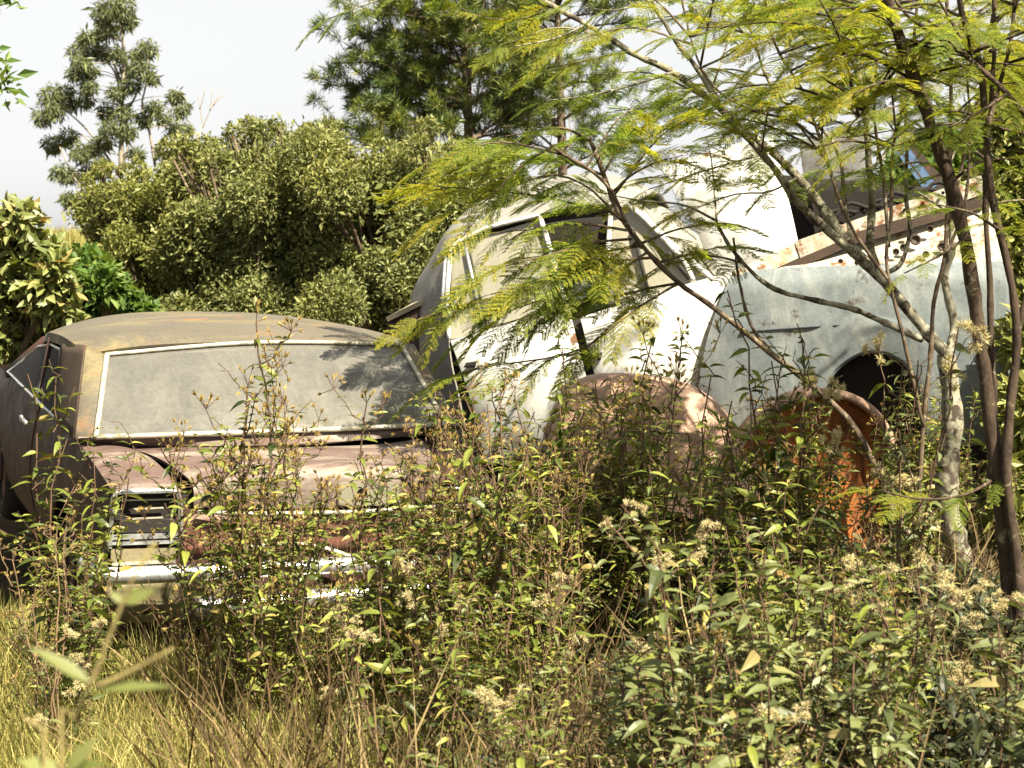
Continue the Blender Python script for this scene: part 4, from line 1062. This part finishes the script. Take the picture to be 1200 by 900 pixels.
ya = 8.1
def Z(l, y): return [(x, yy, y + dz) for (x, yy, dz) in l]
feathery('pale lichen-spotted trunk in front of the blue wing with a leaning feathery crown',
    [(Z([(1150, 720, 0), (1140, 690, 0), (1122, 640, 0), (1112, 590, 0), (1114, 540, 0), (1120, 480, 0), (1112, 418, 0)], ya), .058, .045),
     (Z([(1112, 418, 0), (1085, 388, 0), (1052, 348, 0), (1030, 322, 0), (1005, 298, 0), (985, 272, .05), (962, 240, .1), (935, 208, .15), (905, 178, .2), (870, 152, .2), (835, 118, .2), (790, 84, .2), (740, 60, .2), (690, 28, .2), (650, 6, .2), (590, -30, .2)], ya), .030, .010),
     (Z([(1032, 325, 0), (995, 292, -.1), (960, 262, -.15), (930, 232, -.2), (908, 198, -.2), (880, 165, -.2), (855, 138, -.2), (820, 80, -.2), (790, 40, -.2), (765, 0, -.2), (745, -40, -.2)], ya), .022, .008),
     (Z([(1032, 325, 0), (1020, 290, .0), (1022, 240, .1), (1018, 190, .1), (1016, 140, .1), (1008, 90, .1), (990, 45, .1), (972, 0, .1), (960, -40, .1)], ya), .019, .013),
     (Z([(1000, 295, 0), (990, 235, .2), (985, 190, .2), (968, 158, .2), (930, 132, .2), (900, 98, .2), (885, 55, .2), (872, 12, .2), (866, -30, .2)], ya), .011, .006),
     (Z([(1112, 418, 0), (1118, 380, .1), (1106, 330, .1), (1112, 290, .1), (1108, 240, .1), (1100, 190, .1)], ya), .024, .010),
     (Z([(1080, 398, 0), (1030, 375, -.1), (1000, 362, -.1), (950, 350, -.1), (905, 336, -.1), (870, 308, -.1), (852, 285, -.1), (838, 258, -.1)], ya), .016, .008),
     (Z([(1020, 200, 0), (1040, 175, .1), (1055, 130, .1), (1050, 70, .1), (1035, 20, .1)], ya), .010, .005),
     (Z([(1035, 322, 0), (1056, 308, .1), (1066, 270, .1), (1062, 230, .1), (1064, 150, .1), (1055, 90, .1)], ya), .012, .006)],
    [Z(l, ya) for l in (
      [(870, 150, .2), (830, 130, .3), (780, 125, .4), (720, 130, .5)], [(905, 178, .2), (860, 190, .0), (810, 205, -.1), (760, 222, -.2)],
      [(835, 118, .2), (800, 140, .3), (750, 165, .4), (690, 175, .5)], [(790, 84, .2), (740, 100, .1), (690, 112, 0), (640, 118, 0)],
      [(740, 60, .2), (690, 70, .3), (640, 80, .4)], [(690, 28, .2), (650, 45, .1), (600, 55, 0)], [(650, 6, .2), (620, 20, .3), (575, 22, .4), (540, 10, .4)],
      [(590, -30, .2), (520, -20, .2), (450, -2, .2), (385, 22, .2)], [(765, 0, -.2), (720, 12, -.3), (680, 8, -.3)], [(820, 80, -.2), (860, 60, -.3), (890, 30, -.3)],
      [(872, 12, .2), (900, 20, .3), (950, 30, .4)], [(1008, 90, .1), (960, 85, .2), (910, 95, .3)], [(990, 45, .1), (940, 40, .0), (900, 50, -.1)],
      [(935, 208, .15), (900, 225, -.1), (860, 228, -.2), (800, 250, -.3)], [(968, 158, .2), (1000, 160, .3), (1060, 150, .4)], [(1050, 70, .1), (1090, 80, .2), (1130, 75, .3)],
      [(870, 308, -.1), (830, 300, -.2), (780, 310, -.3)], [(838, 258, -.1), (800, 240, -.2), (750, 235, -.2), (700, 225, -.2)])],
    MAT['pale_bark'], ks=1.02, extra_twigs=44, size=.205, per_m=10)
yb = 7.7
feathery('slender brown stem leaning far left with long feathery sprays over the white car doors',
    [(Z([(1140, 735, 0), (1085, 650, 0), (1050, 605, 0), (1032, 560, 0), (1000, 500, 0), (955, 455, 0), (905, 415, 0), (850, 372, 0), (795, 332, 0), (752, 290, 0), (722, 250, .05), (706, 205, .1), (690, 165, .1)], yb), .015, .008),
     (Z([(752, 290, 0), (735, 262, -.1), (718, 225, -.15), (690, 195, -.2), (650, 170, -.25)], yb), .008, .005),
     (Z([(905, 415, 0), (880, 380, .1), (868, 330, .15), (862, 280, .15)], yb), .008, .004)],
    [Z(l, yb) for l in (
      [(765, 302, 0), (700, 308, -.1), (650, 326, -.15), (600, 345, -.2), (545, 358, -.25), (495, 372, -.3)],
      [(750, 288, 0), (690, 300, .1), (630, 330, .1), (575, 345, .1)], [(735, 270, 0), (680, 262, 0), (630, 268, 0), (585, 272, 0)],
      [(722, 250, .05), (670, 238, .1), (620, 228, .15), (560, 222, .2), (505, 218, .2)], [(706, 205, .1), (665, 190, .1), (625, 188, .1), (580, 178, .1)],
      [(690, 165, .1), (660, 150, .1), (620, 155, .1), (590, 160, .1)], [(718, 225, -.15), (740, 205, -.2), (770, 190, -.3), (800, 182, -.3)],
      [(752, 285, 0), (790, 270, .0), (830, 262, 0)], [(650, 170, -.25), (610, 195, -.2), (570, 235, -.2), (540, 245, -.2)],
      [(795, 332, 0), (760, 338, .1), (715, 350, .1), (670, 360, .1)],
      [(740, 280, 0), (690, 285, -.1), (640, 300, -.2), (590, 312, -.2), (550, 330, -.2)], [(758, 296, 0), (715, 325, .15), (665, 352, .2), (615, 372, .2), (570, 385, .2)],
      [(728, 258, 0), (690, 220, .1), (650, 205, .1), (610, 212, .1), (565, 205, .1)], [(745, 285, 0), (720, 300, -.1), (690, 320, -.15), (650, 345, -.2), (610, 360, -.2)],
      [(770, 308, 0), (800, 300, 0), (840, 290, .1)], [(706, 205, .1), (725, 175, .1), (750, 150, .1)],
      [(795, 332, 0), (740, 365, -.1), (690, 405, -.1), (640, 420, -.1), (580, 428, -.1), (530, 440, -.1)])],
    MAT['brown_bark'], ks=1.25, extra_twigs=8, per_m=15, size=.265, mat='frond')
yc = 6.0
feathery('thickest dark brown stem crossing the right side from lower right to the top edge',
    [(Z([(1196, 900, 0), (1192, 820, 0), (1186, 740, 0), (1178, 650, 0), (1168, 560, 0), (1160, 500, 0), (1150, 420, 0), (1140, 350, 0), (1130, 280, 0), (1112, 215, 0), (1092, 160, 0), (1075, 110, 0), (1055, 60, 0), (1035, 10, 0), (1018, -40, 0)], yc), .040, .026),
     (Z([(1090, 155, 0), (1078, 120, .1), (1052, 60, .1), (1045, 0, .1)], yc), .010, .006),
     (Z([(1052, 65, 0), (1030, 105, .1), (1012, 130, .2), (990, 160, .2)], yc), .006, .003)],
    [Z(l, yc) for l in ([(1112, 215, 0), (1150, 190, .1), (1200, 185, .2)], [(1092, 160, 0), (1040, 170, -.1), (990, 165, -.2), (950, 175, -.2)], [(1055, 60, 0), (1100, 40, -.1), (1150, 30, -.1)], [(1035, 10, 0), (985, 20, .1), (930, 10, .1)],
      [(1130, 280, 0), (1100, 300, -.1), (1060, 320, -.2)], [(1168, 560, 0), (1130, 580, -.1), (1080, 585, -.2), (1030, 575, -.2)], [(1075, 110, 0), (1040, 95, -.2), (1000, 110, -.3)])],
    MAT['dark_bark'], ks=.76, extra_twigs=16, size=.155, per_m=11)
yd = 5.95
feathery('dark forked stems along the right edge behind the thickest stem',
    [(Z([(1205, 860, 0), (1200, 760, 0), (1192, 660, 0), (1180, 560, 0), (1184, 480, 0), (1192, 400, 0), (1186, 330, 0), (1172, 270, 0), (1160, 210, 0), (1155, 140, 0), (1148, 70, 0), (1128, 20, 0), (1115, -40, 0)], yd), .026, .012),
     (Z([(1155, 160, 0), (1168, 110, .1), (1180, 60, .1), (1186, 0, .1), (1190, -40, .1)], yd), .010, .006),
     (Z([(1160, 560, .1), (1165, 480, .1), (1160, 400, .1), (1158, 330, .1), (1154, 240, .1), (1156, 150, .1), (1162, 60, .1), (1160, -30, .1)], yd), .015, .009),
     (Z([(1190, 400, 0), (1206, 330, 0), (1218, 260, 0), (1225, 160, 0)], yd), .014, .008),
     (Z([(1215, 150, -.1), (1180, 110, -.1), (1150, 82, -.1), (1120, 58, -.1), (1092, 40, -.1), (1060, 12, -.1), (1040, -25, -.1)], yd), .013, .006),
     (Z([(1120, 58, -.1), (1135, 65, -.1), (1142, 60, -.1)], yd), .005, .003)],
    [Z(l, yd) for l in ([(1155, 140, 0), (1120, 130, -.1), (1080, 140, -.1)], [(1148, 70, 0), (1100, 60, .1), (1060, 70, .2)], [(1180, 110, -.1), (1150, 130, -.2), (1110, 150, -.2)], [(1172, 270, 0), (1140, 250, -.2), (1100, 240, -.3)], [(1128, 20, 0), (1090, 5, .1), (1050, 10, .2)], [(1160, 60, 0), (1200, 50, .1), (1240, 60, .1)])],
    MAT['dark_bark'], ks=.85, extra_twigs=22, size=.155, per_m=11)
ye = 7.4
feathery('thin upright stem between the pale trunk and the dark stems',
    [(Z([(1085, 700, 0), (1078, 600, 0), (1082, 500, 0), (1090, 420, 0), (1096, 350, 0), (1108, 300, 0), (1112, 200, 0), (1114, 100, 0), (1108, 0, 0), (1100, -40, 0)], ye), .013, .008),
     (Z([(1108, 300, 0), (1130, 240, 0), (1136, 150, 0), (1130, 60, 0)], ye), .008, .004),
     (Z([(1082, 500, 0), (1060, 400, 0), (1040, 310, 0), (1046, 250, 0), (1050, 170, 0), (1068, 100, 0), (1078, 30, 0), (1084, -40, 0)], ye), .009, .006),
     (Z([(1050, 340, 0), (1000, 270, 0), (976, 215, 0), (962, 170, 0), (940, 110, 0), (908, 60, 0), (892, -10, 0)], ye), .009, .005),
     (Z([(1042, 290, 0), (1034, 200, 0), (1026, 140, 0), (1030, 60, 0), (1042, -30, 0)], ye), .008, .005),
     (Z([(1112, 260, 0), (1128, 190, .1), (1142, 130, .1), (1152, 60, .1), (1170, -20, .1)], ye), .008, .005),
     (Z([(960, 165, 0), (925, 140, .1), (880, 128, .1), (840, 100, .1), (815, 50, .1), (800, -20, .1)], ye), .006, .004)],
    [Z(l, ye) for l in ([(1112, 200, 0), (1075, 190, 0), (1030, 200, 0)], [(1114, 100, 0), (1080, 90, .1), (1040, 110, .1)], [(1136, 150, 0), (1170, 140, .1), (1200, 150, .1)], [(1108, 0, 0), (1060, 10, 0), (1010, 0, 0)])],
    MAT['brown_bark'], extra_twigs=44, size=.19, per_m=10)

# ================================================================== weeds
def weed_variant(kind, seed):
    """one plant rooted at the origin, about 1 m tall: stem, leaves and heads as (V, F) each"""
    r = np.random.default_rng(seed)
    st = MB(); P, D, S = [], [], []; hP, hD = [], []
    h = 1.0
    lean = r.normal(size=2) * .05
    def stem_path(a, b, r0, r1, n=8, j=.03):
        t = np.linspace(0, 1, n)[:, None]; w_ = np.cumsum(r.normal(size=(n, 3)) * j / n, 0); w_ -= t * w_[-1]
        p = a + (b - a) * t + w_; st.add(*tube(p, np.linspace(r0, r1, n), 4, cap=False)); return p
    n_st = {'tall': 1, 'leafy': 3, 'bushy': 4, 'dry': 4, 'fluffy': 2, 'broad': 2}[kind]
    for k in range(n_st):
        b = np.array([lean[0] + r.normal() * .10 * (n_st > 1), lean[1] + r.normal() * .10 * (n_st > 1), h * (1 - .3 * r.random() * (k > 0))])
        main = stem_path(np.array([r.normal() * .03, r.normal() * .03, 0]), b, .0050, .0022, 14, .14)
        L_ = b[2]; node = .045 if kind in ('leafy', 'bushy', 'broad') else .06
        lo = {'tall': .30, 'leafy': .14, 'bushy': .10, 'dry': .5, 'fluffy': .3, 'broad': .12}[kind]
        zs_ = np.arange(lo * L_, L_, node); ph = r.random() * 6
        ends = [main[-1]]
        for i, z in enumerate(zs_):
            p = np.array([np.interp(z, main[:, 2], main[:, q]) for q in range(3)])
            a0 = ph + (i % 2) * math.pi / 2 + r.normal() * .25
            for a in (a0, a0 + math.pi):
                if kind != 'dry' or r.random() < .15:
                    if r.random() < .85:
                        P.append(p); D.append([math.cos(a), math.sin(a), r.uniform(-.25, .45)])
                        S.append({'broad': .088, 'leafy': .078, 'bushy': .058, 'tall': .055, 'fluffy': .065, 'dry': .03}[kind] * r.uniform(.6, 1.2) * (1 - .4 * max(0, z / L_ - .6)))
                pb = {'tall': .55, 'leafy': .22, 'bushy': .3, 'dry': .4, 'fluffy': .4, 'broad': .16}[kind]
                if z > .35 * L_ and r.random() < pb:
                    l = r.uniform(.10, .26) * (1.15 - .6 * z / L_) * (1.3 if kind == 'tall' else 1)
                    e = p + l * nrm(np.array([math.cos(a), math.sin(a), r.uniform(.7, 1.5)]))
                    br = stem_path(p, e, .0024, .0014, 5, .05); ends.append(e)
                    m_ = int(l / .028)
                    for q in range(1, m_):
                        c = br[0] + (br[-1] - br[0]) * q / m_
                        if kind == 'dry' and r.random() < .8: continue
                        a2 = r.random() * 6.3
                        for a3 in (a2, a2 + math.pi): P.append(c); D.append([math.cos(a3), math.sin(a3), .5]); S.append(r.uniform(.022, .042) * (1.35 if kind in ('leafy', 'broad') else 1))
        frac = {'tall': .75, 'leafy': .07, 'bushy': .06, 'dry': .14, 'fluffy': .38, 'broad': .03}[kind]
        for e in ends:
            if r.random() < frac:
                for q in range(r.integers(4, 9) + 3 * (kind == 'fluffy')):
                    o = nrm(r.normal(size=3) + (0, 0, .9)); l = r.uniform(.015, .045); c = e + o * l
                    st.add(*tube(np.array([e, c]), .0011, 3, cap=False)); hP.append(c); hD.append(o)
    P, D, S = np.array(P), np.array(D), np.array(S)
    if kind != 'dry' and len(P):
        leaves = inst(T_lance(.32 if kind != 'broad' else .34, .32, .5), P, D, np.array([0, 0, 1.]) + r.normal(size=(len(P), 3)) * .45, S)
    elif len(P): leaves = inst(T_lance(.3, .5, .9), P, D, r.normal(size=(len(P), 3)), S)
    heads = None
    if hP:
        hP, hD = np.array(hP), np.array(hD)
        m_ = 46 if kind in ('fluffy',) else 12
        c = np.repeat(hP, m_, 0); ax = np.repeat(hD, m_, 0)
        if kind == 'fluffy': d = nrm(rdir(len(c)) + ax * .5); ln = r.uniform(.013, .022, len(c)); tw = .13
        elif kind in ('dry', 'bushy'): d = nrm(rdir(len(c)) + ax * .6); ln = r.uniform(.007, .013, len(c)); tw = .25
        else: d = nrm(rdir(len(c)) * .38 + ax); ln = r.uniform(.012, .022, len(c)); tw = .22
        heads = inst(T_quad(tw), c, d, rdir(len(c)), ln)
    return st.geo(), leaves, heads

WEEDS = {}
def weed(kind, var, x, y, h, rz, label, group='weeds standing in front of the scrap cars', tilt=0.0):
    key = (kind, var)
    k_lab = {'tall': ('tall_weed', 'bud'), 'leafy': ('leafy_weed', 'bud'), 'bushy': ('bushy_weed', 'tanfluff'), 'dry': ('dry_stalk', 'tanfluff'), 'fluffy': ('flowering_weed', 'fluff'), 'broad': ('broad_leaved_weed', 'fluff')}[kind]
    if key not in WEEDS:
        st, lv, hd = weed_variant(kind, hash(key[1]) % 1000 + 17 * len(kind) + ord(kind[0]))
        root = empty(k_lab[0])
        parts = [make_obj('stem', *st, MAT['dry_stem' if kind == 'dry' else 'stem'], root)]
        if lv: parts.append(make_obj('leaves', *lv, MAT['litter' if kind == 'dry' else ('weed_pale' if kind in ('broad', 'fluffy') else 'weed')], root, smooth=False))
        if hd: parts.append(make_obj('blossom', *hd, MAT[k_lab[1]], root, smooth=False))
        WEEDS[key] = root; new = root
    else:
        src = WEEDS[key]
        new = src.copy(); C.objects.link(new)
        for ch in src.children:
            c = ch.copy(); C.objects.link(c); c.parent = new
    new.location = (x, y, float(gz(x, y)) - .02); new.rotation_euler = (rng.normal() * .05 + 0, rng.normal() * .05 + tilt, rz); 
    wd_ = h * .5 + .5
    new.scale = (wd_, wd_, h)
    tag(new, label, 'weed', group)
    return new

def weed_px(kind, var, px, top, Y, label, base_px=None, **k):
    z = at(px, top, Y)[2]
    bx = at(base_px if base_px else px, top, Y)[0]
    return weed(kind, var, bx, Y, max(z, .25), rnd.uniform(0, 6.3), label, **k)

# named, clearly visible weeds
key_weeds = [
    ('tall', 0, 331, 372, 6.2, 'tallest thin weed rising across the middle of the maroon car rear window'),
    ('tall', 1, 262, 440, 6.1, 'weed with yellowish tan buds over the left part of the rear window'),
    ('tall', 2, 408, 470, 6.2, 'branching weed with brown buds over the right part of the rear window'),
    ('tall', 3, 300, 475, 6.3, 'weed between the two tallest bud-topped weeds behind the boot lid edge'),
    ('leafy', 0, 62, 430, 6.6, 'slender leafy weed against the dark left flank of the maroon car'),
    ('leafy', 1, 100, 520, 6.5, 'small leafy weed beside the left tail light'),
    ('tall', 1, 235, 520, 5.9, 'bud-topped weed just right of the left tail light'),
    ('tall', 2, 365, 500, 5.9, 'weed standing in front of the pale plate panel'),
    ('leafy', 2, 560, 425, 7.0, 'leafy weed in front of the white car rear door handle'),
    ('leafy', 0, 615, 440, 7.2, 'dark green leafy weed between the white car doors'),
    ('leafy', 1, 668, 400, 7.0, 'tall leafy weed in front of the rounded top of the pinkish shell'),
    ('leafy', 2, 745, 390, 6.9, 'budding weed in front of the white front door'),
    ('tall', 3, 765, 375, 6.8, 'thin budding weed touching the white front door at the pillar'),
    ('leafy', 0, 720, 455, 6.8, 'dark leafy weed over the middle of the pinkish shell'),
    ('leafy', 1, 800, 440, 6.6, 'leafy weed between the pinkish shell and the blue wing'),
    ('fluffy', 0, 1060, 372, 6.3, 'cream fluffy flowered weed against the dark wheel arch of the blue wing'),
    ('fluffy', 1, 1030, 415, 6.4, 'smaller fluffy weed below the wheel arch'),
    ('leafy', 2, 935, 330, 6.6, 'tall slender weed across the pale blue wing'),
    ('leafy', 1, 900, 430, 6.4, 'weed leaning over the left edge of the rusty orange arch'),
    ('fluffy', 1, 620, 770, 4.6, 'big cream fluffy flower heads low in the middle foreground'),
    ('fluffy', 0, 650, 845, 4.3, 'cream fluffy flowers near the bottom edge right of the middle'),
    ('fluffy', 1, 738, 738, 4.7, 'tan fluffy flower cluster on a bent stem in the dark gap'),
    ('fluffy', 0, 1015, 690, 4.6, 'golden fluffy flower cluster at lower right between broad leaves'),
    ('fluffy', 1, 570, 885, 4.2, 'pale fluffy flower head at the bottom edge in the middle'),
    ('broad', 0, 850, 600, 4.3, 'broad-leaved weed on a straight stalk in front of the orange arch'),
    ('broad', 1, 940, 640, 4.2, 'broad-leaved weed right of the straight stalk'),
    ('broad', 2, 905, 770, 3.8, 'low broad-leaved weed at the bottom edge below the orange arch'),
    ('broad', 0, 1075, 720, 4.1, 'broad-leaved weed at the foot of the pale trunk'),
    ('broad', 1, 1040, 800, 3.7, 'low broad-leaved weed at the lower right with large leaves'),
    ('broad', 2, 820, 840, 3.7, 'broad-leaved weed at the bottom edge right of the fluffy flowers'),
]
for k in key_weeds: weed_px(*k)
# the rest of the stand, region by region
ADJ = {'tall': 'thin bud-topped weed', 'leafy': 'green leafy weed', 'bushy': 'many-stemmed bushy weed', 'dry': 'bare dry stalks', 'fluffy': 'weed with pale fluffy flowers', 'broad': 'large-leaved weed'}
def fill(n, x0, x1, sky_, spread, Y0, Y1, kinds, where, group):
    for i in range(n):
        Yw = rnd.uniform(Y0, Y1); px = rnd.uniform(x0, x1)
        top = np.interp(px, [p[0] for p in sky_], [p[1] for p in sky_]) + rnd.random() ** 1.3 * spread
        kind = rnd.choice(kinds)
        weed_px(kind, rnd.randrange(4 if kind in ('tall', 'leafy') else 3), px, top, Yw, ADJ[kind] + ' ' + where, group=group)
fill(14, 215, 450, [(205, 540), (250, 450), (300, 470), (380, 480), (455, 520)], 110, 5.4, 6.6, ['tall', 'leafy', 'tall', 'tall', 'leafy'], 'in front of the maroon boot', 'weeds in front of the maroon boot')
fill(4, 250, 470, [(205, 720), (300, 690), (480, 660)], 110, 4.8, 6.2, ['dry', 'leafy', 'leafy', 'bushy', 'tall'], 'low in front of the chrome bumper', 'weeds below the bumper')
fill(6, 5, 110, [(5, 560), (125, 590)], 140, 5.6, 6.5, ['leafy', 'dry', 'leafy', 'tall'], 'by the dark left flank of the maroon car', 'weeds beside the maroon flank')
fill(16, 465, 650, [(465, 500), (520, 450), (600, 440), (650, 470)], 150, 5.8, 7.3, ['leafy', 'leafy', 'tall'], 'between the maroon car and the pinkish shell', 'weeds between the maroon car and the shell')
fill(12, 470, 650, [(465, 500), (520, 470), (600, 470), (650, 520)], 120, 5.4, 7.0, ['dry', 'tall'], 'with upright stalks between the maroon car and the pinkish shell', 'stalks between the maroon car and the shell')
fill(9, 470, 640, [(470, 650), (700, 690)], 110, 4.8, 6.2, ['dry', 'bushy', 'leafy', 'leafy'], 'in the middle foreground', 'weeds of the middle foreground')
fill(25, 645, 880, [(640, 430), (700, 460), (760, 430), (880, 470)], 110, 6.4, 7.8, ['leafy', 'leafy', 'leafy', 'tall'], 'standing against the pinkish shell', 'weeds against the pinkish shell')
fill(20, 840, 1080, [(840, 560), (960, 600), (1080, 620)], 150, 4.6, 7.2, ['leafy', 'leafy', 'broad', 'bushy', 'leafy', 'broad'], 'in front of the rusty orange arch', 'weeds in front of the orange arch')
fill(13, 850, 1070, [(840, 450), (960, 430), (1080, 405)], 100, 6.4, 7.6, ['leafy', 'tall', 'leafy'], 'reaching up over the rim of the orange arch', 'weeds reaching over the orange arch')
fill(16, 1040, 1205, [(1040, 680), (1085, 735), (1160, 735), (1205, 650)], 100, 4.8, 7.4, ['leafy', 'bushy', 'broad', 'leafy'], 'around the foot of the pale trunk', 'weeds around the tree feet')
fill(14, 1020, 1205, [(1020, 460), (1205, 440)], 150, 8.5, 9.0, ['leafy', 'bushy', 'leafy'], 'behind the pale trunk below the blue wing', 'weeds behind the pale trunk')
fill(17, 780, 1205, [(780, 680), (1205, 680)], 150, 3.6, 4.7, ['broad', 'leafy', 'broad', 'tall', 'broad'], 'along the lower right edge', 'weeds along the lower right edge')
fill(9, 560, 800, [(560, 790), (800, 750)], 100, 3.8, 4.8, ['leafy', 'bushy', 'dry', 'broad'], 'in the dark gap at the bottom middle', 'weeds at the bottom middle')
for px_, top_y, Y_ in ((1170, 665, 5.4), (590, 690, 5.2), (480, 640, 5.6), (605, 575, 6.2), (1062, 650, 5.2), (940, 800, 4.1), (1180, 690, 4.8), (425, 720, 5.4), (75, 705, 5.6), (800, 640, 5.2)):
    weed_px('fluffy', rnd.randrange(3), px_, top_y, Y_, 'weed with a few cream fluffy heads among the green weeds', group='scattered fluffy flowered weeds')

# ------------------------------------------------------------------ grass, undergrowth
def zlim(px, Y):
    p = np.interp(px, [-60, 120, 330, 420, 560, 640, 690, 770, 860, 1000, 1060, 1200], [715, 725, 740, 700, 640, 680, 770, 770, 640, 610, 700, 690])
    return CAM_Z - (p + 60 * np.sin(px * .05 + Y * 4) * .4 - HOR) / F_PX * Y
def grass_mesh(name, n, samp, hmin, hmax, wdt, mat, kind='stuff', lean=.35, label=None, cat=None):
    P = samp(n); P = P[:n]; m_ = len(P)
    D = nrm(np.stack([rng.normal(size=m_) * lean, rng.normal(size=m_) * lean, np.ones(m_)], 1))
    N = rdir(m_); S = rng.uniform(hmin, hmax, m_)
    if P[:, 1].max() < 12: S = np.minimum(S, np.maximum(.06, zlim(600 + P[:, 0] / P[:, 1] * F_PX, P[:, 1])) * rng.uniform(.8, 1.15, m_))
    V, F = inst(T_blade(wdt), P, D, N, S)
    o = make_obj(name, V, F, mat, smooth=False); tag(o, label, cat, kind=kind); return o
def samp_px(x0, x1, Y0, Y1, cut=None):
    def f(n):
        Yg = rng.uniform(Y0, Y1, n); px = rng.uniform(x0, x1, n); x = (px - 600) / F_PX * Yg
        P = np.stack([x, Yg, gz(x, Yg) - .01], 1)
        keep = np.ones(n, bool)
        L_ = (P - M.t) @ M.R; keep &= ~((abs(L_[:, 0]) < .86) & (L_[:, 1] > .0) & (L_[:, 1] < 4.2))
        return P[keep]
    return f
grass_mesh('dry_grass', 85000, samp_px(-60, 580, 4.4, 7.8), .12, .46, .016, MAT['grass'], lean=.75, label='straw coloured dry grass in front of and beside the maroon car', cat='grass')
grass_mesh('green_grass', 16000, samp_px(-60, 1260, 4.4, 9.5), .12, .50, .018, MAT['grass_green'], lean=.5, label='green grass blades mixed into the dry grass', cat='grass')
grass_mesh('dry_grass', 18000, samp_px(480, 1260, 4.4, 9.4), .15, .55, .014, MAT['litter'], lean=.6, label='brown dead grass under the weeds around the shell', cat='grass')
def samp_far(n):
    Yg = rng.uniform(19, 75, n) ; px = rng.uniform(-80, 330, n); x = (px - 600) / F_PX * Yg
    return np.stack([x, Yg, gz(x, Yg)], 1)
grass_mesh('dry_grass', 60000, samp_far, .35, 1.0, .035, MAT['grass'], lean=.3, label='tall straw grass on the rise beyond the cars', cat='grass')

# undergrowth: dense low tangle of stems and leaves under the taller weeds
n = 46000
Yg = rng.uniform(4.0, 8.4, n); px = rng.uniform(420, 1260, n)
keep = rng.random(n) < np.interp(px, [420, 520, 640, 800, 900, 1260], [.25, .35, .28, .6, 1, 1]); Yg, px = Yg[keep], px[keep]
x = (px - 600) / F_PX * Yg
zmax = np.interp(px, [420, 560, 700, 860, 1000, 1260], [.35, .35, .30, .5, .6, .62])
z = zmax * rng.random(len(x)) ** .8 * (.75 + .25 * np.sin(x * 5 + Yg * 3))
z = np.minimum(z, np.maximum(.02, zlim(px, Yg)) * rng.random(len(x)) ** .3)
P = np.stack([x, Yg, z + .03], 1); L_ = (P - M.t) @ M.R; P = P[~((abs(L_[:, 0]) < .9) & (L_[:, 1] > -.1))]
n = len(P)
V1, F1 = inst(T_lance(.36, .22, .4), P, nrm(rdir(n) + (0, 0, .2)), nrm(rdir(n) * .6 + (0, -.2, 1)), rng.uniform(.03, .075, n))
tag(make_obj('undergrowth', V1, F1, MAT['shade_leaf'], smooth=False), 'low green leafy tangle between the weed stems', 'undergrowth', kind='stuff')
n = 4500
Yg = rng.uniform(4.0, 8.2, n); px = rng.uniform(200, 1260, n); x = (px - 600) / F_PX * Yg
q = rng.random(n) < np.interp(px, [500, 600, 680, 780, 860], [1, .8, .3, .3, 1]); P = np.stack([x, Yg, rng.random(n) * .2], 1)[q]; L_ = (P - M.t) @ M.R; P = P[~((abs(L_[:, 0]) < .9) & (L_[:, 1] > -.1))]; n = len(P)
V1, F1 = inst(T_blade(.012), P, nrm(rdir(n) * .7 + (0, 0, .9)), rdir(n), rng.uniform(.3, .75, n))
tag(make_obj('dead_twigs', V1, F1, MAT['litter'], smooth=False), 'thin dead twigs and stalks crossing in the undergrowth', 'twigs', kind='stuff')

# ------------------------------------------------------------------ near sprig, out of focus at the lower left
Ys = 1.5
root = empty('sapling', (*at(70, 900, Ys)[:2], 0)); tag(root, 'blurred pale sapling sprig close up at the lower left', 'sapling')
b0 = np.array(root.location); mb = MB()
top = [at(x, y, Ys) - b0 for x, y in ((72, 905), (84, 855), (104, 806), (124, 760), (140, 712), (160, 670), (182, 635))]
mb.add(*tube(resample([np.array([.02, 0, -.03]), np.array([-.02, .02, .7])] + top, 40), np.linspace(.0065, .0016, 40), 7))
mb.add(*tube(resample([at(x, y, Ys) - b0 for x, y in ((112, 806), (150, 788), (203, 760))], 10), np.linspace(.0026, .0015, 10), 6))
mb.add(*tube(resample([np.array([.02, -.04, .0]), np.array([-.03, -.04, .8]), at(52, 905, Ys) - b0, at(40, 870, Ys) - b0, at(28, 842, Ys) - b0], 24), np.linspace(.004, .0018, 24), 6))
mb.obj('stem', MAT['twig'], root)
def one(a, b, wdt, nrm_, dr): 
    a, b = at(*a, Ys) - b0, at(*b, Ys) - b0
    return inst(T_lance(wdt, .15, dr), a[None], (b - a)[None], np.array([nrm_], float), [np.linalg.norm(b - a)])
mb = MB()
for l in (((106, 800), (36, 752), .22, (.2, -.6, .8), .12), ((112, 808), (204, 798), .17, (0, -.5, .9), .1), ((144, 706), (184, 690), .42, (-.2, -.8, .5), .0), ((144, 706), (128, 692), .5, (.3, -.8, .3), .0), ((70, 905), (20, 888), .5, (0, -.5, .9), .1), ((78, 905), (112, 862), .4, (0, -.6, .8), .1), ((75, 905), (125, 890), .4, (0, -.5, .9), .1)):
    mb.add(*one(*l))
mb.obj('leaves', MAT['sprig'], root)
